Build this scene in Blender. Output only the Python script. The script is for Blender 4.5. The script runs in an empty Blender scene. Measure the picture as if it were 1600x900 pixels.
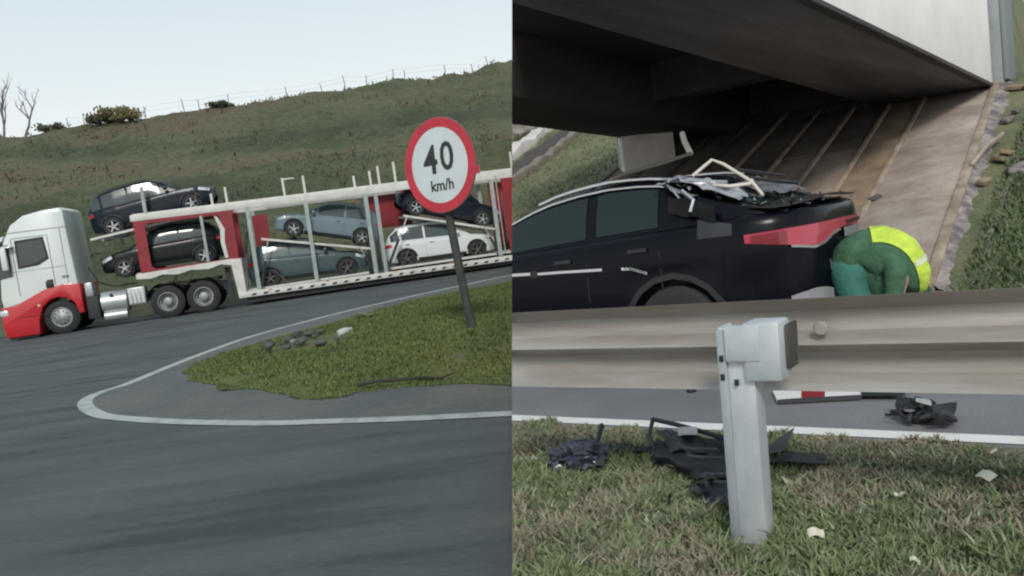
import bpy, bmesh, math, random
import numpy as np
from mathutils import Matrix, Vector, Euler, noise
from math import radians as rad, sin, cos, pi, tan, atan, hypot, sqrt
S = bpy.context.scene
C = S.collection
random.seed(7); RNG = np.random.default_rng(7)

# ---------------------------------------------------------------- camera
F = 1300.0                                    # focal length, pixels of a 1600 wide frame
EYE = Vector((0, 0, 1.3))
ROLL = rad(7.4); PIT = atan(100 / F * cos(ROLL))
fw = Vector((0, cos(PIT), -sin(PIT))); r0 = Vector((1, 0, 0)); u0 = r0.cross(fw)
CR = r0 * cos(ROLL) - u0 * sin(ROLL); CU = u0 * cos(ROLL) + r0 * sin(ROLL)
cd = bpy.data.cameras.new('camera'); cam = bpy.data.objects.new('camera', cd); C.objects.link(cam)
cd.lens = 36 * F / 1600; cd.sensor_width = 36; cd.clip_start = 0.05; cd.clip_end = 3000
cam.matrix_world = Matrix((( CR.x, CU.x, -fw.x, 0), (CR.y, CU.y, -fw.y, 0), (CR.z, CU.z, -fw.z, EYE.z), (0, 0, 0, 1)))
S.camera = cam

# ---------------------------------------------------------------- sky and sun (thin overcast, light from behind the viewer)
SUN_EL, SUN_AZ = rad(38), rad(178)            # azimuth clockwise from +Y
W = bpy.data.worlds.new('World'); S.world = W; W.use_nodes = True
nt = W.node_tree; nt.nodes.clear()
def wn(t, **k):
    n = nt.nodes.new(t)
    for a, b in k.items(): setattr(n, a, b)
    return n
sky = wn('ShaderNodeTexSky', sky_type='NISHITA', sun_disc=False, sun_elevation=SUN_EL, sun_rotation=SUN_AZ,
         air_density=1.0, dust_density=3.0, ozone_density=1.0)
bg = wn('ShaderNodeBackground'); out = wn('ShaderNodeOutputWorld')
tc = wn('ShaderNodeTexCoord'); sep = wn('ShaderNodeSeparateXYZ'); rmp = wn('ShaderNodeValToRGB')
nz = wn('ShaderNodeTexNoise'); nz.inputs['Scale'].default_value = 1.6; nz.inputs['Detail'].default_value = 3
mx = wn('ShaderNodeMix', data_type='RGBA'); mx.inputs[0].default_value = 0.8
nt.links.new(tc.outputs['Generated'], sep.inputs[0]); nt.links.new(sep.outputs['Z'], rmp.inputs[0])
nt.links.new(tc.outputs['Generated'], nz.inputs['Vector'])
e = rmp.color_ramp.elements
e[0].position = 0.0; e[0].color = (10.5, 10.3, 9.9, 1)
e[1].position = 0.62; e[1].color = (5.2, 6.5, 7.3, 1)
q = e.new(0.17); q.color = (9.6, 10.2, 10.2, 1)
q = e.new(0.36); q.color = (7.0, 8.4, 9.0, 1)
nt.links.new(sky.outputs[0], mx.inputs[6]); nt.links.new(rmp.outputs[0], mx.inputs[7])
bg.inputs[1].default_value = 0.1
nt.links.new(mx.outputs[2], bg.inputs[0]); nt.links.new(bg.outputs[0], out.inputs[0])
sl = bpy.data.lights.new('sun', 'SUN'); sl.energy = 2.1; sl.angle = rad(14); sl.color = (1, 0.95, 0.88)
so = bpy.data.objects.new('sun', sl); C.objects.link(so)
sd = Vector((sin(SUN_AZ) * cos(SUN_EL), cos(SUN_AZ) * cos(SUN_EL), sin(SUN_EL)))
so.rotation_euler = sd.to_track_quat('Z', 'Y').to_euler()
S.view_settings.view_transform = 'Standard'; S.view_settings.look = 'None'
S.view_settings.exposure = 0.0; S.view_settings.gamma = 1.0
S.render.engine = 'CYCLES'
try: S.cycles.filter_width = 2.2
except Exception: pass

# ---------------------------------------------------------------- survey helpers
def ray(x, y): return fw + CR * ((x - 800) / F) + CU * ((450 - y) / F)
def G(x, y, z=0.0):                            # point at height z seen in that direction
    d = ray(x, y); t = (z - EYE.z) / d.z; return EYE + d * t
def sstep(a, b, v):
    t = min(1, max(0, (v - a) / (b - a))); return t * t * (3 - 2 * t)
def lerp(a, b, t): return a + (b - a) * t
def interp(x, tab): return float(np.interp(x, [t[0] for t in tab], [t[1] for t in tab]))

# ---------------------------------------------------------------- materials
MATS = {}
def mat(name, col, rough=0.6, metal=0.0, var=0.0, scale=4.0, bump=0.0, bscale=None, col2=None, coat=0.0,
        stretch=(1, 1, 1), lo=0.35, hi=0.65, alpha_t=0.0, detail=6, glow=None):
    if name in MATS: return MATS[name]
    m = bpy.data.materials.new(name); m.use_nodes = True; t = m.node_tree; b = t.nodes['Principled BSDF']
    b.inputs['Base Color'].default_value = (*col, 1); b.inputs['Roughness'].default_value = rough
    b.inputs['Metallic'].default_value = metal; b.inputs['Coat Weight'].default_value = coat
    if alpha_t: b.inputs['Transmission Weight'].default_value = alpha_t
    if var or col2 or bump:
        co = t.nodes.new('ShaderNodeTexCoord'); mp = t.nodes.new('ShaderNodeMapping'); mp.inputs['Scale'].default_value = stretch
        t.links.new(co.outputs['Object'], mp.inputs[0])
    if var or col2:
        n = t.nodes.new('ShaderNodeTexNoise'); n.inputs['Scale'].default_value = scale; n.inputs['Detail'].default_value = detail
        n.inputs['Roughness'].default_value = 0.62
        t.links.new(mp.outputs[0], n.inputs['Vector'])
        r = t.nodes.new('ShaderNodeValToRGB'); t.links.new(n.outputs[0], r.inputs[0])
        r.color_ramp.elements[0].position = lo; r.color_ramp.elements[1].position = hi
        c2 = col2 if col2 else tuple(min(1, c * (1 + var)) for c in col)
        c1 = col if col2 else tuple(c * (1 - var) for c in col)
        r.color_ramp.elements[0].color = (*c1, 1); r.color_ramp.elements[1].color = (*c2, 1)
        t.links.new(r.outputs[0], b.inputs['Base Color'])
    if bump:
        n2 = t.nodes.new('ShaderNodeTexNoise'); n2.inputs['Scale'].default_value = bscale or scale * 6; n2.inputs['Detail'].default_value = 5
        t.links.new(mp.outputs[0], n2.inputs['Vector'])
        bp = t.nodes.new('ShaderNodeBump'); bp.inputs['Strength'].default_value = bump; bp.inputs['Distance'].default_value = 0.05
        t.links.new(n2.outputs[0], bp.inputs['Height']); t.links.new(bp.outputs[0], b.inputs['Normal'])
    MATS[name] = m; return m
def mat3(name, cols, scale, stretch=(1, 1, 1), rough=0.9, bump=0.3, bscale=30, fine=0.25, fscale=25, pos=(0.3, 0.45, 0.55, 0.7)):
    """patchy ground: large patches of several colours with a fine grain over them"""
    m = mat(name, cols[0], rough, 0, 0.1, scale, bump, bscale, stretch=stretch); t = m.node_tree
    r = [n for n in t.nodes if n.type == 'VALTORGB'][0]; el = r.color_ramp.elements
    while len(el) > 1: el.remove(el[0])
    el[0].position = pos[0]; el[0].color = (*cols[0], 1)
    for p, c in zip(pos[1:], cols[1:]):
        x = el.new(p); x.color = (*c, 1)
    b = t.nodes['Principled BSDF']; n = t.nodes.new('ShaderNodeTexNoise'); n.inputs['Scale'].default_value = fscale; n.inputs['Detail'].default_value = 4
    co = [k for k in t.nodes if k.type == 'MAPPING'][0]; t.links.new(co.outputs[0], n.inputs['Vector'])
    mr = t.nodes.new('ShaderNodeMapRange'); mr.inputs[1].default_value = .3; mr.inputs[2].default_value = .7
    mr.inputs[3].default_value = 1 - fine; mr.inputs[4].default_value = 1 + fine; t.links.new(n.outputs[0], mr.inputs[0])
    mu = t.nodes.new('ShaderNodeMix'); mu.data_type = 'RGBA'; mu.blend_type = 'MULTIPLY'; mu.inputs[0].default_value = 1
    t.links.new(r.outputs[0], mu.inputs[6]); t.links.new(mr.outputs[0], mu.inputs[7]); t.links.new(mu.outputs[2], b.inputs['Base Color'])
    return m

# ---------------------------------------------------------------- mesh helpers
class MB:
    def __init__(s): s.v = []; s.f = []; s.m = []
    def add(s, vf, M=None, mi=0):
        v, f = vf; o = len(s.v)
        s.v += [tuple(M @ Vector(p)) if M is not None else tuple(p) for p in v]
        s.f += [tuple(i + o for i in q) for q in f]; s.m += [mi] * len(f); return s
CLIP = []
def link(name, me, parent=None, side=None, loc=None, rot=None):
    o = bpy.data.objects.new(name, me); C.objects.link(o)
    if parent: o.parent = parent
    if loc is not None: o.location = loc
    if rot is not None: o.rotation_euler = rot
    if side: CLIP.append((o, side))
    return o
def obj(name, mb, mats, parent=None, smooth=False, side=None, bevel=0, subd=0, loc=None, rot=None):
    if isinstance(mb, tuple): mb = MB().add(mb)
    me = bpy.data.meshes.new(name); me.from_pydata(mb.v, [], mb.f); me.validate()
    if not isinstance(mats, (list, tuple)): mats = [mats]
    for m in mats: me.materials.append(m)
    if len(mats) > 1 and len(me.polygons) == len(mb.m): me.polygons.foreach_set('material_index', mb.m)
    bm = bmesh.new(); bm.from_mesh(me)
    if bevel:
        es = [e_ for e_ in bm.edges if len(e_.link_faces) == 2 and e_.calc_face_angle(0) > 0.6]
        if es: bmesh.ops.bevel(bm, geom=es, offset=bevel, segments=2, profile=.5, affect='EDGES')
    bmesh.ops.recalc_face_normals(bm, faces=bm.faces); bm.to_mesh(me); bm.free()
    if smooth or bevel:
        me.polygons.foreach_set('use_smooth', [True] * len(me.polygons))
        try: me.set_sharp_from_angle(angle=rad(38))
        except Exception: pass
    me.update()
    return link(name, me, parent, side, loc, rot)
def tag(o, label=None, cat=None, group=None, kind=None):
    for k, v in (('label', label), ('category', cat), ('group', group), ('kind', kind)):
        if v: o[k] = v
    return o
def thing(name, label, cat, loc=(0, 0, 0), rot=(0, 0, 0), group=None):
    o = bpy.data.objects.new(name, None); C.objects.link(o); o.location = loc; o.rotation_euler = rot; o.empty_display_size = .2
    return tag(o, label, cat, group)
def box(x0, x1, y0, y1, z0, z1):
    v = [(x, y, z) for x in (x0, x1) for y in (y0, y1) for z in (z0, z1)]
    return v, [(0, 1, 3, 2), (4, 6, 7, 5), (0, 4, 5, 1), (2, 3, 7, 6), (0, 2, 6, 4), (1, 5, 7, 3)]
def prism(poly, a0, a1, axis='y'):
    """poly in the plane of the two other axes, extruded along axis"""
    n = len(poly); v = []
    for a in (a0, a1):
        for p, q_ in poly: v.append({'y': (p, a, q_), 'z': (p, q_, a), 'x': (a, p, q_)}[axis])
    return v, [tuple(range(n))[::-1], tuple(range(n, 2 * n))] + [(i, (i + 1) % n, n + (i + 1) % n, n + i) for i in range(n)]
def tube(pts, r, n=8, cap=True):
    pts = [Vector(p) for p in pts]; rs = r if isinstance(r, (list, tuple)) else [r] * len(pts)
    v = []; f = []; prev = None
    for i, p in enumerate(pts):
        d = (pts[min(i + 1, len(pts) - 1)] - pts[max(i - 1, 0)]).normalized()
        a = prev if prev is not None else (Vector((0, 0, 1)) if abs(d.z) < .9 else Vector((1, 0, 0)))
        x = (a - d * a.dot(d)).normalized(); prev = x; y = d.cross(x)
        for k in range(n):
            t = 2 * pi * k / n; v.append(p + (x * cos(t) + y * sin(t)) * rs[i])
    for i in range(len(pts) - 1):
        for k in range(n): f.append((i * n + k, i * n + (k + 1) % n, (i + 1) * n + (k + 1) % n, (i + 1) * n + k))
    if cap: f.append(tuple(range(n))[::-1]); f.append(tuple(range((len(pts) - 1) * n, len(pts) * n)))
    return v, f
def lathe(prof, n=24, axis='y'):
    """prof: (along axis, radius)"""
    v = []; f = []
    for a, r in prof:
        for k in range(n):
            t = 2 * pi * k / n
            v.append({'y': (r * cos(t), a, r * sin(t)), 'z': (r * cos(t), r * sin(t), a), 'x': (a, r * cos(t), r * sin(t))}[axis])
    for i in range(len(prof) - 1):
        for k in range(n): f.append((i * n + k, i * n + (k + 1) % n, (i + 1) * n + (k + 1) % n, (i + 1) * n + k))
    return v, f
def grid(fn, nu, nv):
    v = [fn(i / nu, j / nv) for i in range(nu + 1) for j in range(nv + 1)]
    f = [(i * (nv + 1) + j, (i + 1) * (nv + 1) + j, (i + 1) * (nv + 1) + j + 1, i * (nv + 1) + j + 1) for i in range(nu) for j in range(nv)]
    return v, f
def strip(pts, w, z=0.0, hf=None):
    """flat ribbon of width w along pts on the ground"""
    pts = [Vector((p[0], p[1], 0)) for p in pts]; v = []; f = []
    for i, p in enumerate(pts):
        d = (pts[min(i + 1, len(pts) - 1)] - pts[max(i - 1, 0)]).normalized(); n_ = Vector((-d.y, d.x, 0)) * w / 2
        for s in (-1, 1):
            q_ = p + n_ * s; v.append((q_.x, q_.y, (hf(q_.x, q_.y) if hf else 0) + z))
    for i in range(len(pts) - 1): f.append((2 * i, 2 * i + 1, 2 * i + 3, 2 * i + 2))
    return v, f
def smoothline(pts, n=8):
    out_ = []
    P = [pts[0]] + list(pts) + [pts[-1]]
    for i in range(1, len(P) - 2):
        for k in range(n):
            t = k / n; a, b, c, d = [Vector((p[0], p[1], 0)) for p in P[i - 1:i + 3]]
            out_.append(0.5 * ((2 * b) + (c - a) * t + (2 * a - 5 * b + 4 * c - d) * t * t + (3 * b - a - 3 * c + d) * t ** 3))
    out_.append(Vector((P[-1][0], P[-1][1], 0))); return out_
def inside(x, y, poly):
    c = False; j = len(poly) - 1
    for i in range(len(poly)):
        xi, yi = poly[i][0], poly[i][1]; xj, yj = poly[j][0], poly[j][1]
        if (yi > y) != (yj > y) and x < (xj - xi) * (y - yi) / (yj - yi) + xi: c = not c
        j = i
    return c
def blades(name, pts, mats, hmin, hmax, w, lean=.5, side=None, parent=None):
    """grass: one thin bent blade (two triangles) on every point; pts = (x, y, z, material index, height factor)"""
    n = len(pts); P = np.array(pts); a = RNG.uniform(0, 2 * pi, n); h = RNG.uniform(hmin, hmax, n) * P[:, 4]; ww = w * RNG.uniform(.6, 1.4, n)
    dx, dy = np.cos(a) * ww / 2, np.sin(a) * ww / 2; la = RNG.uniform(0, 2 * pi, n); ll = RNG.uniform(.1, lean, n) * h
    lx, ly = np.cos(la) * ll, np.sin(la) * ll
    V = np.zeros((n, 5, 3))
    V[:, 0] = np.stack([P[:, 0] - dx, P[:, 1] - dy, P[:, 2] - .01], 1); V[:, 1] = np.stack([P[:, 0] + dx, P[:, 1] + dy, P[:, 2] - .01], 1)
    V[:, 2] = np.stack([P[:, 0] + dx * .8 + lx * .4, P[:, 1] + dy * .8 + ly * .4, P[:, 2] + h * .6], 1)
    V[:, 3] = np.stack([P[:, 0] - dx * .8 + lx * .4, P[:, 1] - dy * .8 + ly * .4, P[:, 2] + h * .6], 1)
    V[:, 4] = np.stack([P[:, 0] + lx, P[:, 1] + ly, P[:, 2] + h], 1)
    me = bpy.data.meshes.new(name); me.vertices.add(n * 5); me.vertices.foreach_set('co', V.reshape(-1))
    if side:
        dd = (V - np.array(EYE)) @ np.array(CR) * (-1 if side == 'L' else 1); keep = dd.min(1) > 0
        V = V[keep]; P = P[keep]; n = len(P); me = bpy.data.meshes.new(name); me.vertices.add(n * 5); me.vertices.foreach_set('co', V.reshape(-1))
    base = np.arange(n)[:, None] * 5
    L = np.concatenate([base + [0, 1, 2, 3], base + [3, 2, 4]], 1).reshape(-1)
    me.loops.add(len(L)); me.loops.foreach_set('vertex_index', L.astype(np.int32))
    me.polygons.add(2 * n); st = np.stack([np.arange(n) * 7, np.arange(n) * 7 + 4], 1).reshape(-1)
    me.polygons.foreach_set('loop_start', st.astype(np.int32))
    me.polygons.foreach_set('material_index', np.repeat(P[:, 3].astype(np.int32), 2))
    for m in mats: me.materials.append(m)
    me.update(calc_edges=True); me.validate()
    return link(name, me, parent)
def fbm(x, y, s=1.0, z=0.0): return noise.fractal(Vector((x * s, y * s, z)), 0.6, 2.0, 4)

M_asph_d = mat3('dark_asphalt', [(.042, .052, .055), (.068, .080, .083), (.082, .094, .096), (.102, .112, .110)], 1.1, (.35, 1.9, 1), .85, .35, 60, .16, 30, (.34, .45, .56, .68))
M_asph_s = mat3('dusty_asphalt', [(.085, .10, .10), (.10, .112, .110), (.12, .125, .118), (.13, .132, .12)], .8, rough=.9, fine=.15)
M_asph_l = mat3('grey_asphalt', [(.15, .15, .165), (.17, .17, .185), (.19, .19, .20), (.21, .205, .21)], .7, rough=.85, bump=.3, bscale=120, fine=.14, fscale=60)
M_line = mat('worn_white_paint', (.40, .43, .42), .7, col2=(.17, .19, .19), scale=5, lo=.48, hi=.78, detail=8)
M_line2 = mat('white_paint', (.72, .70, .68), .7, col2=(.5, .48, .46), scale=9, lo=.55, hi=.8)
M_yel = mat('faded_yellow_paint', (.14, .13, .09), .8, col2=(.07, .078, .075), scale=5)

# ================================================================ LEFT: ring road, hillside, car carrier
P0 = Vector((-13.8, 25.0, 0)); TA = rad(13); TE = Vector((cos(TA), sin(TA), 0)); TN = Vector((-sin(TA), cos(TA), 0))
ZL = -0.3
def road_z(x, y):
    s = (Vector((x, y, 0)) - P0).dot(TE); q_ = (Vector((x, y, 0)) - P0).dot(TN)
    return ZL + sstep(-9, -1, q_) * (.06 + .008 * max(-14, min(s, 30)))
def hill_z(x, y):
    q_ = (Vector((x, y, 0)) - P0).dot(TN)
    crest = interp(x, [(-75, 9), (-38, 12.3), (-30, 12.6), (-20, 12.9), (-10, 13.5), (0, 14.0)]) + .3 * fbm(x, 3.3, .08) - ZL
    k = interp(q_, [(3.6, 0), (5, .03), (18, .44), (22, .47), (40, 1.0), (60, 1.06), (130, 1.1)])
    b = road_z(x, y) - .05 + k * crest
    if q_ > 5: b += min(1, (q_ - 5) / 4) * (.35 * fbm(x, y, .35) + .15 * fbm(x, y, 1.3))
    return b
def GL(x, y):                                   # where a direction meets the left road
    p = G(x, y, ZL)
    for _ in range(6): p = G(x, y, road_z(p.x, p.y))
    return p
ys = [1.0 + i * .6 for i in range(60)]
o = obj('road', grid(lambda u, v: (lambda x, y: (x, y, road_z(x, y)))(-46 + 50 * u, .6 + 34 * v), 60, 60), M_asph_d, side='L', smooth=True)
tag(o, kind='structure')
M_hill = mat3('hill_grass', [(.036, .047, .022), (.062, .072, .034), (.088, .088, .046), (.095, .074, .044)], .055, (1, 2.4, 2.4), .95, .6, 3, .3, 2.2, (.36, .46, .54, .64))
def hillpt(u, v):
    q_ = 3.6 + 130 * v ** 2.2; x = -75 + 80 * u; s = (x + sin(TA) * q_ - P0.x) / cos(TA)
    p = P0 + TE * s + TN * q_; return (p.x, p.y, hill_z(p.x, p.y))
tag(obj('hillside', grid(hillpt, 150, 110), M_hill, side='L', smooth=True), kind='structure')
# verge of dirt beside the far lane
def vergept(u, v):
    s = -30 + 60 * u; q_ = 2.9 + 2.2 * v; p = P0 + TE * s + TN * q_; return (p.x, p.y, road_z(p.x, p.y) + .01 + .03 * v + .02 * fbm(p.x, p.y, 2))
tag(obj('dirt_verge', grid(vergept, 80, 4), mat('brown_dirt', (.07, .065, .045), .95, var=.35, scale=1.5, bump=.5), side='L', smooth=True), kind='structure')

# painted gore line: inner and outer edge surveyed along the bend
up = [(1000, 398), (900, 413), (800, 430), (700, 451), (600, 473), (500, 497), (400, 524), (330, 548), (270, 571), (200, 600)]
tip = [(168, 610), (145, 619), (134, 627), (134, 635), (143, 643), (160, 650), (180, 653)]
lo_ = [(150, 644), (200, 655), (260, 659), (330, 661), (420, 662), (520, 659), (640, 655), (720, 651), (800, 647), (900, 642), (1000, 637)]
lo_ = [p for p in lo_ if p[0] > 190]
gp = smoothline([GL(*p) for p in up + tip + lo_])
tag(obj('road_marking', strip(gp, .18, .008, road_z), M_line, side='L'), kind='structure')
tag(obj('road_marking', strip(smoothline([GL(*p) for p in [(-60, 590), (0, 572), (90, 550), (180, 531), (250, 514), (320, 499), (420, 477)]]), .14, .006, road_z), M_yel, side='L'), kind='structure')
# dusty shoulder between line and grass
def filled(name, poly, step, zf, m, side, kind='structure'):
    xs = [p[0] for p in poly]; ys_ = [p[1] for p in poly]; bm = bmesh.new()
    vs = [bm.verts.new((p[0], p[1], 0)) for p in poly]; fc = bm.faces.new(vs)
    for ax, a0, a1 in ((0, min(xs), max(xs)), (1, min(ys_), max(ys_))):
        k = a0 + step
        while k < a1:
            bmesh.ops.bisect_plane(bm, geom=bm.verts[:] + bm.edges[:] + bm.faces[:], plane_co=(k, 0, 0) if ax == 0 else (0, k, 0), plane_no=(1, 0, 0) if ax == 0 else (0, 1, 0)); k += step
    for v_ in bm.verts: v_.co.z = zf(v_.co.x, v_.co.y)
    for f_ in bm.faces:
        f_.smooth = True
        if f_.normal.z < 0: f_.normal_flip()
    me = bpy.data.meshes.new(name); bm.to_mesh(me); bm.free(); me.materials.append(m)
    return tag(link(name, me, None, side), kind=kind)
sh = [GL(*p) for p in up + tip + lo_]
filled('road_shoulder', sh, .8, lambda x, y: road_z(x, y) + .004, M_asph_s, 'L')
isl = [(1000, 410), (900, 424), (800, 441), (740, 455), (680, 466), (600, 482), (540, 500), (470, 520), (410, 536), (350, 552), (310, 566), (285, 582),
       (300, 598), (350, 606), (400, 610), (450, 617), (500, 624), (540, 621), (560, 612), (640, 603), (720, 600), (800, 603), (900, 600), (1000, 596)]
ISL0 = [GL(*p) for p in isl]; ISL = []
for i in range(len(ISL0)):
    a_, b_ = ISL0[i], ISL0[(i + 1) % len(ISL0)]; n_ = max(1, int((b_ - a_).length / .25))
    for k in range(n_):
        q_ = a_.lerp(b_, k / n_); d_ = (b_ - a_).normalized(); ISL.append(q_ + Vector((-d_.y, d_.x, 0)) * (.16 * fbm(q_.x, q_.y, 1.5) + .05 * fbm(q_.x, q_.y, 6)))
def edge_d(x, y, poly=None):
    poly = ISL0
    best = 9
    for i in range(len(poly)):
        a = poly[i]; b = poly[(i + 1) % len(poly)]; ex, ey = b[0] - a[0], b[1] - a[1]; t = max(0, min(1, ((x - a[0]) * ex + (y - a[1]) * ey) / (ex * ex + ey * ey + 1e-9)))
        best = min(best, hypot(x - a[0] - ex * t, y - a[1] - ey * t))
    return best
def isl_z(x, y):
    d = edge_d(x, y, ISL); return road_z(x, y) + .012 + .16 * sstep(0, 1.5, d) + (.03 * fbm(x, y, 1.2) if d > .1 else 0)
M_isl = mat3('island_turf', [(.065, .085, .026), (.085, .105, .030), (.105, .12, .035), (.115, .105, .05)], .7, rough=.95, fine=.3)
filled('traffic_island', ISL, .35, isl_z, M_isl, 'L')
gm = [mat('turf_blade', (.108, .148, .045), .8), mat('turf_blade_dark', (.092, .128, .042), .8), mat('turf_blade_yellow', (.125, .155, .050), .8)]
pts = []
RC = GL(495, 552)
while len(pts) < 45000:
    x = random.uniform(-9, .6); y = 7 + 21 * random.random() ** 1.3
    if x > .2 or not inside(x, y, ISL): continue
    if (Vector((x, y, 0)) - EYE).dot(CR) > 0: continue
    n_ = fbm(x, y, .6); k = 0 if n_ < .15 else 2
    if n_ < -.25 or random.random() < .12: k = 1
    d = edge_d(x, y, ISL)
    if fbm(x, y, 1.7, 4) < -.45: continue
    if ((x - RC.x) / .75) ** 2 + ((y - RC.y) / 1.2) ** 2 < random.uniform(.5, 1): continue
    pts.append((x, y, isl_z(x, y), k, .5 + min(.9, d) * .7))
tag(blades('island_grass', pts, gm, .02, .06, .022, 1.0, 'L'), 'short green turf growing on the kerbless traffic island', 'grass', kind='stuff')

# rubble heap on the island
t = thing('rubble_heap', 'low heap of grey stones and broken pieces on the traffic island grass', 'rubble', GL(495, 552))
for k in range(16):
    a = random.uniform(0, 6.3); r = .62 * random.random() ** .5; sz = random.uniform(.03, .10)
    bm = bmesh.new(); bmesh.ops.create_icosphere(bm, subdivisions=2, radius=sz)
    for v_ in bm.verts: v_.co = v_.co * (1 + .5 * noise.noise(v_.co * 9 + Vector((k, 0, 0)))); v_.co.z *= .6
    me = bpy.data.meshes.new('stone'); bm.to_mesh(me); bm.free()
    me.materials.append([mat('grey_stone', (.07, .078, .075), .9, var=.3, scale=6), mat('dark_stone', (.06, .065, .068), .9), mat('pale_stone', (.20, .21, .20), .9)][0 if k % 5 else (1 if k % 2 else 2)])
    link('stone', me, t, loc=(cos(a) * r * 1.1, sin(a) * r * 1.9, .235 + sz * .3))
p = GL(532, 548); v_, f_ = lathe([(-.0, .01), (.0, .05), (.06, .06), (.14, .055), (.2, .03), (.24, .02), (.245, .0)], 12, 'x')
tag(obj('plastic_jug', MB().add((v_, f_)), mat('milky_plastic', (.45, .5, .45), .5), smooth=True, loc=(p.x, p.y, isl_z(p.x, p.y) + .1), rot=(0, -.2, .6)), 'small pale crushed plastic bottle beside the grey rubble heap', 'bottle')
p = GL(572, 511)
tag(obj('paper_scrap', grid(lambda u, v: (.4 * u - .2, .16 * v - .08, .03 * sin(6 * u) + .015 * sin(9 * v)), 8, 4), mat('dull_paper', (.16, .17, .12), .9), loc=(p.x, p.y, isl_z(p.x, p.y) + .07)), 'pale torn scrap lying flat in the far part of the traffic island grass', 'litter')
a, b = GL(560, 613), GL(715, 592)
tag(obj('bare_branch', tube([(lerp(a.x, b.x, k / 6), lerp(a.y, b.y, k / 6) + .05 * sin(k * 2), isl_z(lerp(a.x, b.x, k / 6), lerp(a.y, b.y, k / 6)) + .06 + .02 * sin(k)) for k in range(7)], [.02, .02, .02, .018, .016, .012, .008], 7), mat('dark_bark', (.035, .035, .025), .9, var=.3), smooth=True, side='L'), 'long dark fallen branch lying on the near edge of the traffic island', 'branch')

# speed limit sign
sp = EYE + ray(687, 258) * (11.9 / ray(687, 258).y)
t = thing('speed_limit_sign', 'round red ringed 40 km/h speed limit sign on a crooked dark pole', 'road sign', (GL(745, 533).x, GL(745, 533).y, ZL + .12))
base = Vector(t.location)
def at_y(x, y, Y):
    d = ray(x, y); return EYE + d * (Y / d.y)
pp = [at_y(x, y, 11.87 + .10) - base for x, y in [(690, 235), (697, 300), (703, 345), (712, 390), (722, 440), (733, 490), (743, 525), (747, 540)]]
obj('pole', tube(pp, [.055, .055, .06, .062, .062, .062, .062, .062], 10), mat('weathered_pole', (.05, .055, .052), .8, var=.3, scale=5, bump=.3), t, smooth=True)
Rr = .675; srot = Euler((rad(-2), 0, rad(-38)))
Mz = Matrix.Translation(sp - base) @ srot.to_matrix().to_4x4()
def disc(r0_, r1_, y0, y1, n=56):
    pr = [(y0, r0_), (y0, r1_), (y1, r1_), (y1, r0_)] if r0_ else [(y0, .001), (y0, r1_), (y1, r1_), (y1, .001)]
    return lathe(pr + ([pr[0]] if r0_ else []), n)
obj('back_plate', MB().add(disc(0, Rr, -.006, .012), Mz), mat('galvanised_sheet', (.25, .26, .27), .5, .6), t)
obj('red_ring', MB().add(disc(Rr * .79, Rr - .006, -.012, -.0065), Mz), mat('sign_red', (.48, .025, .045), .45, var=.12, scale=3), t)
obj('white_face', MB().add(disc(0, Rr * .79, -.0095, -.0065), Mz), mat('sign_white', (.56, .63, .64), .45, var=.06, scale=2), t)
def text(body, size, parent, M, m, name='lettering', ext=.002, xs=1.0, bold=0):
    cu = bpy.data.curves.new('lettering', 'FONT'); cu.body = body; cu.size = size; cu.extrude = ext; cu.align_x = 'CENTER'; cu.align_y = 'CENTER'; cu.offset = bold
    cu.resolution_u = 3
    to = bpy.data.objects.new('tmp', cu); C.objects.link(to); dg = bpy.context.evaluated_depsgraph_get(); dg.update()
    me = bpy.data.meshes.new_from_object(to.evaluated_get(dg)); bpy.data.objects.remove(to)
    me.transform(M @ Matrix.Rotation(pi / 2, 4, 'X') @ Matrix.Diagonal((xs, 1, 1, 1))); me.materials.clear(); me.materials.append(m)
    return link(name, me, parent)
M_blk = mat('black_print', (.02, .024, .026), .5)
text('4', .56, t, Mz @ Matrix.Translation((-.155, -.013, .07)), M_blk, 'digit', bold=.012, xs=.95)
text('0', .56, t, Mz @ Matrix.Translation((.16, -.013, .09)), M_blk, 'digit', bold=.008, xs=.95)
text('km/h', .22, t, Mz @ Matrix.Translation((.02, -.013, -.29)), M_blk, 'lettering', bold=.004)

# bare trees, crest bushes, fence posts
def on_hill(px, py, q0=40):
    """point on the crest in the column px"""
    d = ray(px, py); k = (q0 + TN.dot(P0)) / (TN.x * d.x + TN.y * d.y); p = EYE + d * k
    return Vector((p.x, p.y, hill_z(p.x, p.y)))
M_bark = mat('grey_bark', (.16, .14, .13), .9, var=.3, scale=3)
def bare_tree(label, px, H, lean, seed):
    rs = random.Random(seed); p = on_hill(px, 200, 41); root = thing('bare_tree', label, 'tree', p, group='bare trees on the crest')
    tr = MB(); br = MB()
    def grow(a, d, L, r, lvl, dst):
        n = 5; P_ = [a]; dd = d.copy()
        for i in range(n):
            dd = (dd + Vector((rs.uniform(-.22, .22), rs.uniform(-.22, .22), rs.uniform(-.05, .2)))).normalized(); P_.append(P_[-1] + dd * L / n)
        dst.add(tube(P_, [r * (1 - .5 * i / n) for i in range(n + 1)], 6))
        if lvl < 3:
            for k in range(3 if lvl else 4):
                i = rs.randint(2, n); nd = (dd + Vector((rs.uniform(-1, 1), rs.uniform(-1, 1), rs.uniform(.1, .8)))).normalized()
                grow(P_[i], nd, L * rs.uniform(.4, .62), r * .5, lvl + 1, br)
    grow(Vector((0, 0, -.2)), Vector((lean, 0, 1)).normalized(), H, .11, 0, tr)
    obj('trunk', tr, M_bark, root, smooth=True); obj('branches', br, M_bark, root, smooth=True)
bare_tree('tall leafless tree at the left edge of the hill crest', 2, 3.0, .25, 11)
bare_tree('shorter leafless tree leaning right on the hill crest', 37, 2.3, .35, 5)
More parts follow.
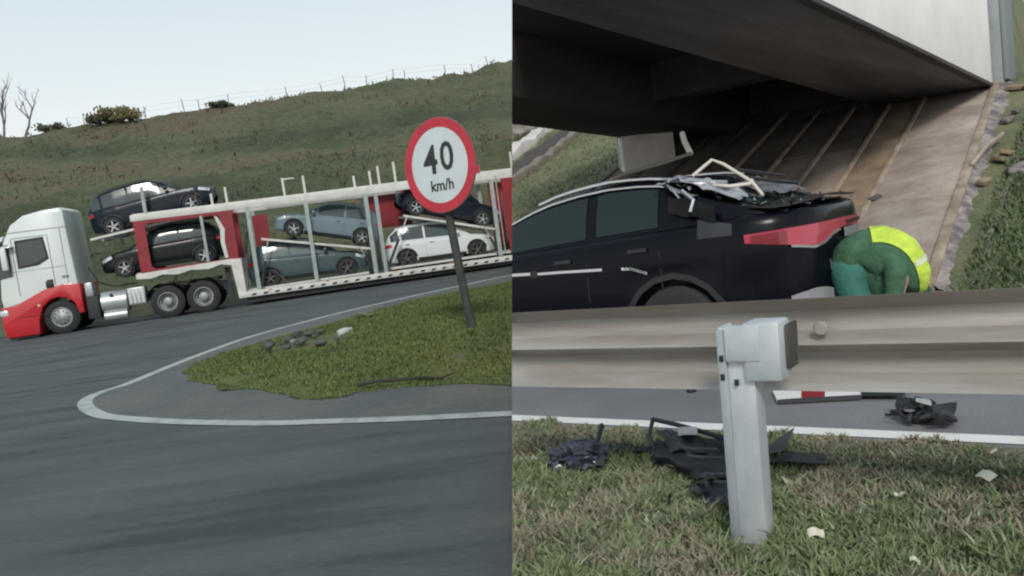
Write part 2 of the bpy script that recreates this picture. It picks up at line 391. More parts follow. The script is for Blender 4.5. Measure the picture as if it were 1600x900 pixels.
def bush(name, label, px, w, h, cols, seed, q0=40, n=1500):
    rs = random.Random(seed); p = on_hill(px, 190, q0); root = thing(name, label, 'bush', p)
    lv = MB(); centers = [Vector((rs.uniform(-w, w) * .8, rs.uniform(-1, 1), h * rs.uniform(.15, .75) * (1 - .3 * abs(rs.uniform(-1, 1))))) for _ in range(10)]
    for k in range(n):
        c = rs.choice(centers); q_ = c + Vector((rs.gauss(0, w * .16), rs.gauss(0, .3), rs.gauss(0, h * .16)))
        q_.z = max(.02, q_.z); R_ = Euler((rs.uniform(0, 6), rs.uniform(0, 6), 0)).to_matrix(); s_ = rs.uniform(.06, .16)
        lv.add(([q_ + R_ @ Vector(v_) * s_ for v_ in ((-1, 0, 0), (0, -.6, .1), (1, 0, 0), (0, .6, .1))], [(0, 1, 2, 3)]), mi=rs.randrange(len(cols)))
    obj('foliage', lv, cols, root)
    st = MB()
    for k in range(8): st.add(tube([(0, 0, -.1), centers[k] * .5, centers[k]], [.05, .03, .01], 5))
    obj('stems', st, M_bark, root)
Y1, Y2, Y3 = mat('yellowing_leaf', (.16, .14, .06), .8), mat('olive_leaf', (.075, .08, .035), .8), mat('dark_leaf', (.04, .05, .03), .8)
bush('yellow_bush', 'broad yellowish bush on the hill crest left of centre', 188, 2.0, 1.0, [Y1, Y1, Y2], 3)
bush('dark_shrub', 'small dark shrub on the crest just left of the yellow bush', 158, .8, .8, [Y3, Y2], 4, n=700)
bush('dark_shrub', 'low dark shrub near the short leafless tree on the crest', 84, 1.0, .8, [Y3, Y2], 9, n=700)
bush('dark_shrub', 'flat dark shrub on the crest above the roof of the top car', 350, .9, .35, [Y3, Y2], 19, n=700)
fn = thing('wire_fence', 'row of thin wooden fence posts with wires along the hill crest', 'fence', on_hill(400, 150, 39.6))
fb = Vector(fn.location); fp = []
pm = bpy.data.meshes.new('fence_post'); v_, f_ = tube([(0, 0, -.3), (.02, 0, .5), (0, 0, 1.0)], [.035, .03, .03], 6); pm.from_pydata([tuple(q_) for q_ in v_], [], f_); pm.materials.append(M_bark)
for k, px in enumerate([100, 125, 222, 284, 308, 355, 447, 504, 541, 574, 618, 636, 700, 744, 768]):
    p = on_hill(px, 150, 39.6); fp.append(p); po = link('fence_post', pm, fn, loc=p - fb, rot=(random.uniform(-.1, .1), random.uniform(-.12, .12), 0)); po.scale = (1, 1, random.uniform(.7, 1.1))
for hz in (.45, .8): obj('wire', tube([q_ - fb + Vector((0, -.06, hz)) for q_ in fp], .005, 4), mat('wire', (.2, .2, .2), .6, .6), fn)
# scrub covering the slope
pts = []
for k in range(17000):
    px = random.uniform(-40, 800); q_ = 4.5 + 38 * random.random() ** .8
    d = ray(px, 200); kk = (q_ + TN.dot(P0)) / (TN.x * d.x + TN.y * d.y); p = EYE + d * kk
    if (p - EYE).dot(CR) > -.4: continue
    c = fbm(p.x, p.y, .12, 2)
    if fbm(p.x * .5, p.y * 1.6, .16, 7) < .12 and random.random() > .12: continue
    mi = 1 if c > .1 else (0 if c > -.35 else 2)
    if random.random() < .25: mi = random.randrange(4)
    pts.append((p.x, p.y, hill_z(p.x, p.y), mi, .5 + random.random() ** 6 * 2.2))
tag(blades('hill_scrub', pts, [mat('scrub_green', (.072, .086, .044), .9), mat('scrub_olive', (.090, .094, .052), .9), mat('scrub_dark', (.080, .092, .054), .9), mat('scrub_rust', (.13, .098, .068), .9)], .05, .19, .12, 1.0, 'L'), 'rough dry grass and scrub covering the long hillside', 'scrub', kind='stuff')

# ---------------------------------------------------------------- cars
M_tyre = mat('tyre_rubber', (.022, .023, .025), .85, bump=.2, bscale=40)
M_rim = mat('alloy', (.42, .44, .46), .35, .7)
M_rimd = mat('dark_alloy', (.12, .125, .13), .4, .7)
M_glass = mat('tinted_glass', (.035, .05, .055), .12, 0, coat=.6)
M_glassl = mat('pale_glass', (.10, .14, .14), .15, 0, coat=.6)
M_trim = mat('black_trim', (.018, .018, .02), .55)
M_chrome = mat('chrome', (.6, .61, .62), .2, .9)
M_lamp = mat('headlight_glass', (.6, .65, .66), .15, .2, coat=1)
M_red = mat('red_lens', (.42, .015, .03), .2, coat=1)
class Car:
    def __init__(s, L, wb, rear_oh, hw, belt, roof, arch_r=.36, wheel_r=.33, gx=None, zb=.22, nst=70, tuck=.74):
        """belt: (x, z) top of the lower body; roof: (x, z); x=0 is the rear axle, forward is +x"""
        s.x0 = -rear_oh; s.x1 = L - rear_oh; s.wb = wb; s.hwm = hw; s.belt = belt; s.roof = roof; s.ar = arch_r; s.wr = wheel_r; s.zb0 = zb; s.nst = nst; s.tuck = tuck
        s.gx = (roof[0][0], roof[-1][0])
    def hw(s, x):
        L = s.x1 - s.x0; return s.hwm * interp((x - s.x0) / L, [(0, .10), (.003, .34), (.010, .52), (.024, .68), (.05, .82), (.085, .905), (.14, .965), (.24, 1), (.7, 1), (.86, .97), (.92, .92), (.955, .84), (.98, .70), (.992, .5), (1, .2)])
    def zb(s, x):
        L = s.x1 - s.x0; u = (x - s.x0) / L
        z = interp(u, [(0, s.zb0 + .22), (.03, s.zb0 + .06), (.08, s.zb0), (.92, s.zb0), (.97, s.zb0 + .03), (1, s.zb0 + .2)])
        for c in (0, s.wb):
            d = abs(x - c)
            if d < s.ar: z = max(z, s.wr + sqrt(s.ar ** 2 - d * d) * 1.0)
        return z
    def zt(s, x): return interp(x, s.belt)
    def ring(s, x):
        h, b, t = s.hw(x), s.zb(x), s.zt(x); B = .2; H = t - .04
        def wz(z):                              # half width at a height
            k = (z - s.zb0) / (t - s.zb0); return h * interp(k, [(0, .93), (.12, .985), (.42, 1.0), (.62, .985), (.75, .99), (.93, .955), (1, .90)])
        r = [(wz(lerp(b, H, k)), lerp(b, H, k)) for k in (0, .03, .15, .3, .45, .6, .72, .85, .94, 1)]
        r += [(h * .86, t), (h * .6, t + .018), (h * .3, t + .028), (0, t + .03)]
        return r
    def sideY(s, x, z):
        r = s.ring(x)[:10]; return float(np.interp(z, [q_[1] for q_ in r], [q_[0] for q_ in r]))
    def gring(s, x):
        h, t = s.hw(x), s.zt(x); zr = interp(x, s.roof); k = max(0, min(1, (zr - t) / .42)); wb_ = h * .895; wr_ = h * lerp(.86, s.tuck, k)
        ze = t + (zr - t) * .88
        return [(wb_, t - .03), (lerp(wb_, wr_, .5) + .012 * k, lerp(t, ze, .5)), (wr_, ze), (wr_ * .93, lerp(ze, zr, .7)), (wr_ * .7, zr), (0, zr + .015 * k)]
    def loft(s, fn, xs, cap=True):
        v = []; f = []; n = None
        for x in xs:
            r = fn(x); full = [(x, y, z) for y, z in r] + [(x, -y, z) for y, z in r[-2::-1]]; n = len(full); v += full
        for i in range(len(xs) - 1):
            for k in range(n - 1): f.append((i * n + k, i * n + k + 1, (i + 1) * n + k + 1, (i + 1) * n + k))
        if cap: f += [tuple(range(n)), tuple(range((len(xs) - 1) * n, len(xs) * n))[::-1]]
        return v, f
    def stations(s):
        xs = list(np.linspace(s.x0, s.x1, s.nst)) + [s.x0 + .006, s.x0 + .013, s.x0 + .025, s.x0 + .045, s.x0 + .075, s.x0 + .11, s.x1 - .01, s.x1 - .035, s.x1 - .06, s.x1 - .12]
        for c in (0, s.wb): xs += [c + s.ar * cos(a) for a in np.linspace(0.02, pi - .02, 17)] + [c - s.ar - .001, c + s.ar + .001]
        return sorted(set(round(float(x), 4) for x in xs))
    def pane(s, x0, x1, side, t0=.1, t1=.93, off=.006, n=14):
        def P(x, t):
            g = s.gring(x); a, b, c = g[0], g[1], g[2]
            y, z = (lerp(a[0], b[0], t * 2), lerp(a[1], b[1], t * 2)) if t < .5 else (lerp(b[0], c[0], t * 2 - 1), lerp(b[1], c[1], t * 2 - 1))
            return (x, side * (y + off), z + off * .3)
        vf = grid(lambda u, v: P(lerp(x0, x1, u), lerp(t0, t1, v)), n, 5); return vf
    def screen(s, x0, x1, yf=.88, off=.006, n=10):
        def P(u, v):
            x = lerp(x0, x1, u); g = s.gring(x); wr_ = g[3][0] * yf; y = lerp(-wr_, wr_, v); z = float(np.interp(abs(y), [g[5][0], g[4][0], g[3][0]], [g[5][1], g[4][1], g[3][1]]))
            sl_ = (interp(x + .02, s.roof) - interp(x - .02, s.roof)) / .04; nn = Vector((-sl_, 0, 1)).normalized() * off
            return (x + nn.x, y, z + nn.z)
        return grid(P, n, 8)
    def sstrip(s, pts, w, side, off=.004):
        """ribbon lying on the flank along (x, z) points"""
        v = []; f = []
        P_ = []
        for i in range(len(pts) - 1):
            for k in range(5): P_.append((lerp(pts[i][0], pts[i + 1][0], k / 5), lerp(pts[i][1], pts[i + 1][1], k / 5)))
        P_.append(pts[-1])
        for i, (x, z) in enumerate(P_):
            a = P_[max(0, i - 1)]; b = P_[min(len(P_) - 1, i + 1)]; d = Vector((b[0] - a[0], b[1] - a[1])).normalized(); nx, nz_ = -d.y * w / 2, d.x * w / 2
            for q_ in (-1, 1):
                X, Z = x + nx * q_, z + nz_ * q_; v.append((X, side * (s.sideY(X, Z) + off), Z))
        for i in range(len(P_) - 1): f.append((2 * i, 2 * i + 1, 2 * i + 3, 2 * i + 2))
        return v, f
def wheel_meshes(r, w, spokes, rimm):
    ty = lathe([(-w / 2, r * .62), (-w / 2 - .005, r * .8), (-w / 2 + .01, r * .95), (-w / 2 + .035, r), (w / 2 - .035, r), (w / 2 - .01, r * .95), (w / 2 + .005, r * .8), (w / 2, r * .62), (-w / 2, r * .62)], 32)
    rm = MB().add(lathe([(-w / 2 + .005, r * .64), (-w / 2 - .004, r * .6), (-w / 2 + .02, r * .55), (w / 2, r * .55)], 32)); rm.add(lathe([(w * .1, r * .56), (w * .1, .005)], 20), mi=1)
    rm.add(lathe([(-w / 2 + .03, .002), (-w / 2 + .015, r * .1), (-w / 2 + .03, r * .15), (0, r * .15)], 14))
    for k in range(spokes):
        a = 2 * pi * k / spokes; rm.add(prism([(-r * .09, r * .1), (r * .09, r * .1), (r * .06, r * .58), (-r * .06, r * .58)], -w / 2 + .015, -w / 2 + .05), Matrix.Rotation(a, 4, 'Y'))
    return ty, rm
def add_wheel(parent, pos, r, w, spokes=5, rimm=None, flip=False, side=None):
    e_ = obj('wheel', lathe([(-w * .3, r * .3), (w * .3, r * .3), (w * .3, .01)], 12), M_trim, parent, loc=pos, rot=(0, 0, pi if flip else 0), side=side)
    ty, rm = wheel_meshes(r, w, spokes, rimm)
    obj('tyre', ty, M_tyre, e_, smooth=True, side=side); obj('rim', rm, [rimm or M_rim, M_trim], e_, smooth=True, side=side); return e_
def build_car(label, paint, spec, root, rimm=M_rim, cat='car', name='car', light_roof=None, rails=True, side=None, near=(-1,), pillars=None, glass=None, detailed=False):
    c = spec; t = root; gl = glass or M_glass
    kw = dict(side=side)
    obj('body', c.loft(c.ring, c.stations()), paint, t, smooth=True, **kw)
    g0, g1 = c.gx
    gxs = sorted(set([round(float(x), 3) for x in np.linspace(g0, g1, 34)]))
    obj('cabin', c.loft(c.gring, gxs, cap=False), light_roof or paint, t, smooth=True, **kw)
    obj('underbody', MB().add(box(c.x0 + .38, c.x1 - .42, -c.hwm + .2, c.hwm - .2, .2, .74)), M_trim, t, **kw)
    for i, px in enumerate(pillars):
        for sd_ in (-1, 1):
            obj('side_window', c.pane(px[0], px[1], sd_), gl, t, smooth=True, **kw)
    obj('rear_window', c.screen(g0 + .03, c.rw), gl, t, smooth=True, **kw)
    obj('windscreen', c.screen(c.fwx, g1 - .04), gl, t, smooth=True, **kw)
    for x in (0, c.wb):
        add_wheel(t, (x, -c.hwm + .1, c.wr), c.wr, .2, rimm=rimm, side=side); add_wheel(t, (x, c.hwm - .1, c.wr), c.wr, .2, rimm=rimm, flip=True, side=side)
        for sd_ in (-1, 1):                     # dark arch lip
            obj('arch_trim', c.sstrip([(x + (c.ar + .025) * cos(a), c.wr + (c.ar + .025) * sin(a)) for a in np.linspace(.15, pi - .15, 9)], .045, sd_, .006), M_trim, t, **kw)
    for sd_ in (-1, 1):
        obj('sill', c.sstrip([(c.ar + .05, c.zb0 + .05), (c.wb - c.ar - .05, c.zb0 + .05)], .1, sd_, .006), M_trim, t, **kw)
        hx = c.x1 - .18
        obj('headlight', c.sstrip([(hx - .28, c.zt(hx - .25) - .10), (hx + .06, c.zt(hx) - .13)], .10, sd_, .008), M_lamp, t, **kw)
        if not detailed:
            obj('tail_light', c.sstrip([(c.x0 + .03, c.zt(c.x0 + .1) - .14), (c.x0 + .28, c.zt(c.x0 + .3) - .12)], .11, sd_, .008), M_red, t, **kw)
        mz = c.zt(g1 - .3) + .06
        obj('mirror', MB().add(box(g1 - .52, g1 - .4, min(sd_ * c.hwm, sd_ * (c.hwm + .16)), max(sd_ * c.hwm, sd_ * (c.hwm + .16)), mz, mz + .12)), light_roof or paint, t, bevel=.03, **kw)
        for px in pillars[:2]:
            xx = lerp(px[0], px[1], .12); obj('door_handle', c.sstrip([(xx, c.zt(xx) - .14), (xx + .17, c.zt(xx) - .145)], .028, sd_, .016), M_trim, t, **kw)
            obj('door_seam', c.sstrip([(px[0] - .03, c.zt(px[0]) - .05), (px[0] - .04, c.zb0 + .12)], .008, sd_, .002), M_trim, t, **kw)
        if rails: obj('roof_rail', MB().add(tube([(x, sd_ * (c.gring(x)[3][0]), interp(x, c.roof) + .015) for x in np.linspace(c.rw + .1, c.fwx - .1, 8)], .014, 6)), M_chrome if detailed else M_trim, t, smooth=True, **kw)
    return t
suv = Car(4.25, 2.65, .78, .90, [(-.78, .92), (-.6, 1.0), (0, .99), (2.1, .96), (2.6, .93), (3.1, .86), (3.47, .70)],
          [(-.74, .95), (-.55, 1.25), (-.25, 1.50), (.2, 1.58), (1.0, 1.60), (1.5, 1.55), (1.9, 1.35), (2.45, .97)])
suv.rw = -.28; suv.fwx = 1.62
hatch = Car(4.15, 2.6, .74, .87, [(-.74, .92), (-.5, 1.02), (0, 1.01), (1.9, .95), (2.5, .91), (3.0, .84), (3.41, .66)],
            [(-.7, .95), (-.52, 1.24), (-.25, 1.46), (.3, 1.56), (1.0, 1.57), (1.4, 1.51), (1.85, 1.28), (2.4, .94)])
hatch.rw = -.25; hatch.fwx = 1.5
WP = [(.78, 1.75), (-.12, .70)]
def truck_pt(s, d, z): p = P0 + TE * s + TN * d; return Vector((p.x, p.y, z + ZL))
def place_car(label, paint, spec, s_r, z_r, s_f, z_f, name='transported_car', roof=None, rimm=M_rim, d=1.15, glass=None, group='cars loaded on the trailer'):
    """s_r, z_r: rear axle centre, s_f, z_f: front axle centre, along and above the trailer"""
    a = truck_pt(s_r, d, z_r); b = truck_pt(s_f, d, z_f); X = (b - a).normalized(); Zw = Vector((0, 0, 1)); Y = Zw.cross(X).normalized(); Z = X.cross(Y)
    R_ = Matrix((X, Y, Z)).transposed(); sc = (b - a).length / spec.wb
    o_ = a - Z * spec.wr * sc
    t_ = thing(name, label, 'car', o_, R_.to_euler(), group); t_.scale = (sc,) * 3
    build_car(label, paint, spec, t_, rimm, light_roof=roof, pillars=WP + ([(-.52, -.2)] if spec is suv else []), glass=glass)
    return t_
def paint(name, c, r=.3):
    m = mat(name, c, r, 0, coat=.12); m.node_tree.nodes['Principled BSDF'].inputs['Specular IOR Level'].default_value = .22; return m
PD = paint('navy_paint', (.006, .012, .020)); PK = paint('black_green_paint', (.004, .007, .008)); PB = paint('pale_blue_paint', (.14, .20, .225))
PT = paint('slate_blue_paint', (.055, .085, .095)); PW = paint('white_paint_car', (.58, .62, .62)); PR = paint('dark_red_paint', (.07, .012, .014))
place_car('dark navy estate car nose up on the very top deck above the tractor', PD, suv, 2.01, 3.10, 4.37, 3.53)
place_car('black green car in the red front bay just behind the cab', PK, hatch, 4.51, 1.87, 2.13, 1.80)
place_car('pale blue car on the sloping upper ramp of the middle bay', PB, hatch, 9.45, 1.80, 7.32, 2.36)
place_car('slate blue car on the low deck under the pale blue one', PT, hatch, 6.38, .88, 8.83, .88, rimm=M_rimd, glass=M_glassl)
place_car('white car on the low deck behind the sign pole', PW, suv, 10.83, .90, 13.22, .90, roof=PW, rimm=M_rimd)
place_car('dark car with pale glass tilted nose down above the white one', PD, suv, 11.35, 2.56, 13.55, 1.90, glass=mat('teal_glass', (.10, .17, .17), .2, coat=.5))

# ---------------------------------------------------------------- tractor unit
TR = Matrix.Rotation(TA, 4, 'Z'); PITCH = -.008
def truck_thing(name, label, cat, s0=0.0):
    p = truck_pt(s0, 0, .06 + .008 * s0); return thing(name, label, cat, p, (0, PITCH, TA))
M_cabw = mat('cab_white', (.60, .65, .64), .35, coat=.5, var=.04, scale=1)
M_cabr = mat('cab_red', (.47, .018, .028), .35, coat=.5)
M_rail = mat('trailer_white', (.55, .55, .52), .5, var=.12, scale=2.5)
M_trr = mat('trailer_red', (.22, .014, .022), .45, var=.15, scale=2)
M_frame = mat('chassis_dark', (.025, .028, .032), .7, var=.3, scale=4)
M_silver = mat('tank_aluminium', (.45, .48, .50), .35, .5, var=.1, scale=3)
M_post = mat('galvanised_post', (.30, .35, .34), .5, .2, var=.15, scale=3)
t = truck_thing('tractor_unit', 'white and red cab over lorry tractor pulling the car carrier', 'lorry')
WD = 2.2
# cab: profile in (s, z), lofted across the width with rounded sides
prof = [(-1.27, .95), (-1.30, 1.25), (-1.22, 1.9), (-1.08, 2.55), (-.98, 2.95), (-.72, 3.42), (-.35, 3.66), (.2, 3.76), (.70, 3.78), (.78, 3.70), (.80, 2.9), (.86, 1.45), (.86, 1.25), (.2, 1.25), (-.5, 1.08)]
def inset(poly, k, cz=(0, 2.1)): return [(lerp(p[0], -.2, k), lerp(p[1], cz[1], k)) for p in poly]
v = []; f = []
lay = [(0, .10), (.03, .035), (.10, .008), (.3, 0), (WD - .3, 0), (WD - .1, .008), (WD - .03, .035), (WD, .10)]
for y, k in lay: v += [(a_, y, b_) for a_, b_ in inset(prof, k * .6)]
n = len(prof)
for i in range(len(lay) - 1):
    for k in range(n): f.append((i * n + k, i * n + (k + 1) % n, (i + 1) * n + (k + 1) % n, (i + 1) * n + k))
f += [tuple(range(n)), tuple(range((len(lay) - 1) * n, len(lay) * n))[::-1]]
obj('cab', (v, f), M_cabw, t, smooth=True)
low = [(-1.34, .98), (-1.36, .5), (-1.30, .12), (-.62, .12), (-.45, .25), (-.30, .62), (-.1, .98), (.2, 1.1), (.52, 1.0), (.70, .74), (.76, .5), (.88, .5), (.88, 1.42), (.45, 1.52), (-.1, 1.42), (-.55, 1.2), (-.98, .92), (-1.1, 1.02)]
low = [(-1.32, 1.02), (-1.36, .5), (-1.30, .10), (-.40, .10), (-.36, .5), (-.22, .88), (.02, 1.07), (.26, 1.12), (.50, 1.06), (.68, .88), (.76, .55), (.90, .55), (.90, 1.44), (.45, 1.50), (-.1, 1.40), (-.6, 1.18), (-.98, 1.02)]
obj('lower_panel', MB().add(prism(low, -.02, WD + .02)), M_cabr, t, bevel=.03)
obj('side_window', MB().add(prism([(-.62, 2.18), (-.60, 2.86), (.08, 2.90), (.13, 2.36), (-.15, 2.22)], -.016, .04)), M_glass, t)
obj('window_frame', MB().add(prism([(-.68, 2.10), (-.66, 2.94), (.13, 2.97), (.19, 2.30), (-.12, 2.14)], -.010, .05)), M_trim, t)
obj('windscreen', MB().add(prism([(-1.29, 1.72), (-1.08, 2.80), (-1.02, 2.80), (-1.2, 1.72)], .1, WD - .1)), M_glass, t)
obj('corner_window', MB().add(prism([(-1.205, 1.85), (-.86, 1.9), (-.84, 2.84), (-1.0, 2.84)], -.012, .04)), M_glass, t)
obj('sun_visor', MB().add(prism([(-1.30, 2.95), (-1.12, 3.05), (-.95, 3.12), (-.98, 3.0), (-1.26, 2.84)], .05, WD - .05)), M_cabw, t)
obj('front_grille', MB().add(prism([(-1.345, 1.0), (-1.325, 1.6), (-1.28, 1.6), (-1.28, 1.0)], .25, WD - .25)), M_trim, t)
obj('door_seam', MB().add(box(.235, .25, -.006, .03, 1.5, 3.0)).add(box(-.76, -.745, -.006, .03, 1.3, 3.0)).add(box(-.745, .235, -.006, .03, 3.0, 3.014)), M_trim, t)
obj('cab_seams', MB().add(box(.60, .612, -.008, .02, 1.5, 3.16)).add(box(-.95, .6, -.008, .02, 2.02, 2.028)).add(box(-.9, -.1, -.03, .0, .66, .672)), M_trim, t)
obj('fuel_cap', MB().add(lathe([(-.02, .001), (-.02, .05), (.02, .05)], 12), Matrix.Translation((1.7, .03, .95))), M_trim, t)
obj('roof_seam', MB().add(box(-.85, .76, -.008, .03, 3.17, 3.20)), mat('grey_seam', (.3, .33, .33), .5), t)
obj('mirror', MB().add(box(-1.02, -.86, -.28, -.16, 2.1, 2.75)).add(box(-1.0, -.7, -.24, .08, 2.74, 2.80)), M_cabw, t, bevel=.03)
obj('mirror', MB().add(box(-1.30, -1.12, -.22, -.02, 2.82, 3.02)), M_cabw, t, bevel=.03)
obj('door_handle', MB().add(box(.02, .20, -.012, .02, 1.62, 1.67)), M_trim, t)
obj('air_vent', MB().add(box(-.02, .2, -.03, .02, 1.42, 1.62)), M_trim, t, bevel=.02)
obj('badge', MB().add(box(.45, .65, -.004, .03, 1.66, 1.74)), mat('grey_badge', (.2, .22, .22), .4), t)
for y in (-.03, WD - .36): obj('headlight', MB().add(box(-1.385, -1.15, y, y + .39, .76, .93)), M_lamp, t, bevel=.03)
obj('marker_light', MB().add(box(-.34, -.26, -.035, .0, .92, .98)), mat('amber_lens', (.6, .5, .35), .3), t)
obj('bumper_skirt', MB().add(box(-1.25, -.45, .05, WD - .05, .04, .14)), M_trim, t)
obj('step', MB().add(box(-.62, -.38, -.015, .3, .3, .36)).add(box(-.62, -.38, -.015, .3, .62, .68)), M_frame, t)
obj('chassis', MB().add(box(.6, 5.0, .6, .78, .62, .9)).add(box(.6, 5.0, WD - .78, WD - .6, .62, .9)).add(box(.9, 1.1, .5, WD - .5, .5, 1.0)).add(box(2.9, 4.8, .35, WD - .35, .95, 1.05)), M_frame, t)
obj('toolbox', MB().add(box(.98, 1.32, .04, .6, .32, 1.0)), M_frame, t, bevel=.02)
obj('fuel_tank', MB().add(lathe([(1.36, .01), (1.36, .30), (1.38, .33), (2.10, .33), (2.12, .30), (2.12, .01)], 26, 'x'), Matrix.Translation((0, .36, .73))), M_silver, t, smooth=True)
obj('air_tank', MB().add(lathe([(1.4, .01), (1.4, .15), (2.05, .15), (2.05, .01)], 18, 'x'), Matrix.Translation((0, .25, .32))), M_silver, t, smooth=True)
hb = obj('battery_box', MB().add(box(2.16, 2.66, .04, .55, .56, 1.08)), M_silver, t, bevel=.02)
for k in range(4): obj('cooling_fin', MB().add(box(2.20 + k * .12, 2.26 + k * .12, .02, .045, .6, 1.05)), mat('bright_aluminium', (.6, .62, .63), .4, .3), hb)
obj('exhaust_stack', MB().add(box(.98, 1.2, .1, .5, 1.0, 1.42)), M_silver, t, bevel=.03)
obj('air_hose', MB().add(tube([(1.0, .9, 1.9), (1.2, .9, 1.4), (1.6, 1.0, 1.2), (2.3, 1.0, 1.2)], .02, 6)), M_trim, t)
for x in (3.27, 4.33):
    obj('mudguard', MB().add(grid(lambda u, v: (x + .62 * cos(pi * (.1 + .8 * u)), .02 + .55 * v, .52 + .60 * sin(pi * (.1 + .8 * u))), 14, 2)), M_frame, t, smooth=True)
def big_wheel(par, x, y, r=.5, w=.28, front=False, flip=False):
    e_ = obj('wheel', lathe([(-w * .3, .2), (w * .3, .2), (w * .3, .01)], 12), M_trim, par, loc=(x, y, r), rot=(0, 0, pi if flip else 0))
    obj('tyre', lathe([(-w / 2, r * .58), (-w / 2 - .006, r * .75), (-w / 2 + .01, r * .95), (-w / 2 + .03, r), (w / 2 - .03, r), (w / 2, r * .9), (w / 2, r * .58), (-w / 2, r * .58)], 36), M_tyre, e_, smooth=True)
    k = -1 if front else 1
    rm = MB().add(lathe([(-w / 2 + .0, r * .60), (-w / 2 - .004, r * .56), (-w / 2 + (.02 if front else .10), r * .50), (-w / 2 + (-.03 if front else .12), r * .30), (-w / 2 + (-.03 if front else .02), r * .26), (-w / 2 + (-.05 if front else .0), r * .2), (-w / 2 + (-.05 if front else .0), .002)], 28))
    obj('rim', rm, mat('steel_rim', (.28, .30, .31), .5, .4, var=.25, scale=5), e_, smooth=True)
    nb = MB()
    for j in range(10):
        a_ = 2 * pi * j / 10; nb.add(lathe([(-w / 2 + (-.045 if front else .07), .0), (-w / 2 + (-.045 if front else .07), .018), (-w / 2 + .12, .018)], 6), Matrix.Translation((r * .39 * cos(a_), 0, r * .39 * sin(a_))))
    obj('wheel_nuts', nb, M_frame, e_)
big_wheel(t, .24, .20, front=True); big_wheel(t, .24, WD - .2, front=True, flip=True)
for x in (3.27, 4.33): big_wheel(t, x, .20); big_wheel(t, x, WD - .2, flip=True)

# ---------------------------------------------------------------- car carrier trailer
t = truck_thing('car_carrier_trailer', 'long open white and red two deck car carrier trailer', 'trailer')
TW = 2.3; E0 = 2.6; E1 = 17.5
for y in (0, TW - .09):
    zt0, zt1 = 3.09, 3.32; br = MB().add(prism([(E0, zt0 - .01), (E1, zt0 - .12), (E1, zt1 - .02), (E0 + .1, zt1 - .02), (E0, zt1 - .06)], y, y + .09))
    obj('top_rail', br, M_rail, t, bevel=.01)
    obj('deck_rail', MB().add(prism([(5.38, .28), (E1, .18), (E1, .36), (5.55, .46), (5.38, .46)], y - .01, y + .08)), M_rail, t, bevel=.01)
    g = MB().add(prism([(2.5, 1.32), (2.9, 1.28), (3.25, 1.36), (3.7, 1.30), (4.1, 1.38), (4.6, 1.33), (5.0, 1.42), (5.3, 1.36), (5.38, .28), (5.62, .28), (5.62, 1.52), (5.3, 1.55), (2.5, 1.47)], y - .005, y + .10))
    obj('gooseneck', g, M_rail, t)
    for k, (a_, b_) in enumerate([(6.02, .12), (7.82, .12), (9.72, .13), (10.05, .12), (13.93, .13), (16.2, .13)]):
        obj('upright', MB().add(prism([(a_ - b_ / 2, .42), (a_ + b_ / 2, .42), (a_ + b_ / 2 + .02, 3.05), (a_ - b_ / 2 + .02, 3.05)], y + .01, y + .1)), M_post, t)
    # perforated reflective tape squares along the deck rail
    for k in range(30 if y == 0 else 0):
        x = 5.75 + k * .36; z = .30 - (x - 5.4) * .0085
        obj('rail_slot', MB().add(prism([(x, z + .015), (x + .13, z + .015), (x + .18, z + .08), (x + .05, z + .08)], y - .016, y - .009)), M_frame, t)
    # red front bay: two uprights joined by curved gussets
    def gusset(cx, cz, sx, sz, r):
        pts_ = [(cx, cz), (cx + sx * r, cz)] + [(cx + sx * r * (1 - sin(a_)), cz + sz * r * (1 - cos(a_))) for a_ in np.linspace(0, pi / 2, 7)] ; return prism(pts_, y + .015, y + .085)
    rb_ = MB().add(box(2.66, 2.98, y + .01, y + .09, 1.48, 3.07)).add(box(5.2, 5.56, y + .01, y + .09, 1.56, 3.06)).add(box(2.66, 5.6, y + .012, y + .088, 2.97, 3.07)).add(box(2.66, 5.6, y + .012, y + .088, 1.47, 1.56))
    for cx, cz, sx, sz in ((2.98, 2.97, 1, -1), (2.98, 1.56, 1, 1), (5.2, 2.97, -1, -1), (5.2, 1.56, -1, 1)): rb_.add(gusset(cx, cz, sx, sz, .16))
    obj('front_bay_frame', rb_, M_trr, t)
    obj('rear_bay_frame', MB().add(box(14.3, 14.75, y + .01, y + .09, .5, 3.02)).add(box(14.3, 16.5, y + .012, y + .088, 2.6, 3.02)), M_trr, t)
obj('ramp_arm', MB().add(prism([(5.02, 2.95), (5.12, 2.9), (5.28, 2.5), (5.22, 2.1), (5.26, 1.6), (5.16, 1.6), (5.10, 2.1), (5.14, 2.5)], -.03, .012)), M_rail, t)
obj('upright', MB().add(box(4.6, 4.68, -.02, .04, 1.56, 3.0)), M_post, t)
obj('upright', MB().add(box(3.02, 3.12, -.02, .05, 3.3, 4.1)), M_post, t)
def ramp(s0, z0, s1, z1, wd=.42):
    for y in (.22, TW - .22 - wd):
        obj('ramp', MB().add(prism([(s0, z0), (s1, z1), (s1, z1 - .07), (s0, z0 - .07)], y, y + wd)), M_rail, t)
ramp(6.3, 2.08, 9.75, 1.28); ramp(10.9, 2.22, 13.95, 1.36)
ramp(1.35, 2.74, 5.5, 3.22); ramp(2.5, 1.50, 5.5, 1.545, .45)
ramp(5.6, .52, 9.5, .52); ramp(10.2, .55, 16, .52); ramp(6.5, 3.18, 16.5, 3.14, .3)
obj('deck_cross_members', (lambda m: [m.add(box(5.7 + k * .8, 5.8 + k * .8, .08, TW - .1, .36, .44)) for k in range(14)] and m)(MB()), M_frame, t)
obj('side_skirt', MB().add(box(5.6, E1, .14, .2, .10, .30)).add(box(5.6, E1, .3, TW - .3, .2, .36)), M_frame, t)
obj('landing_leg', MB().add(box(5.05, 5.2, .3, .45, .35, 1.3)), M_frame, t)
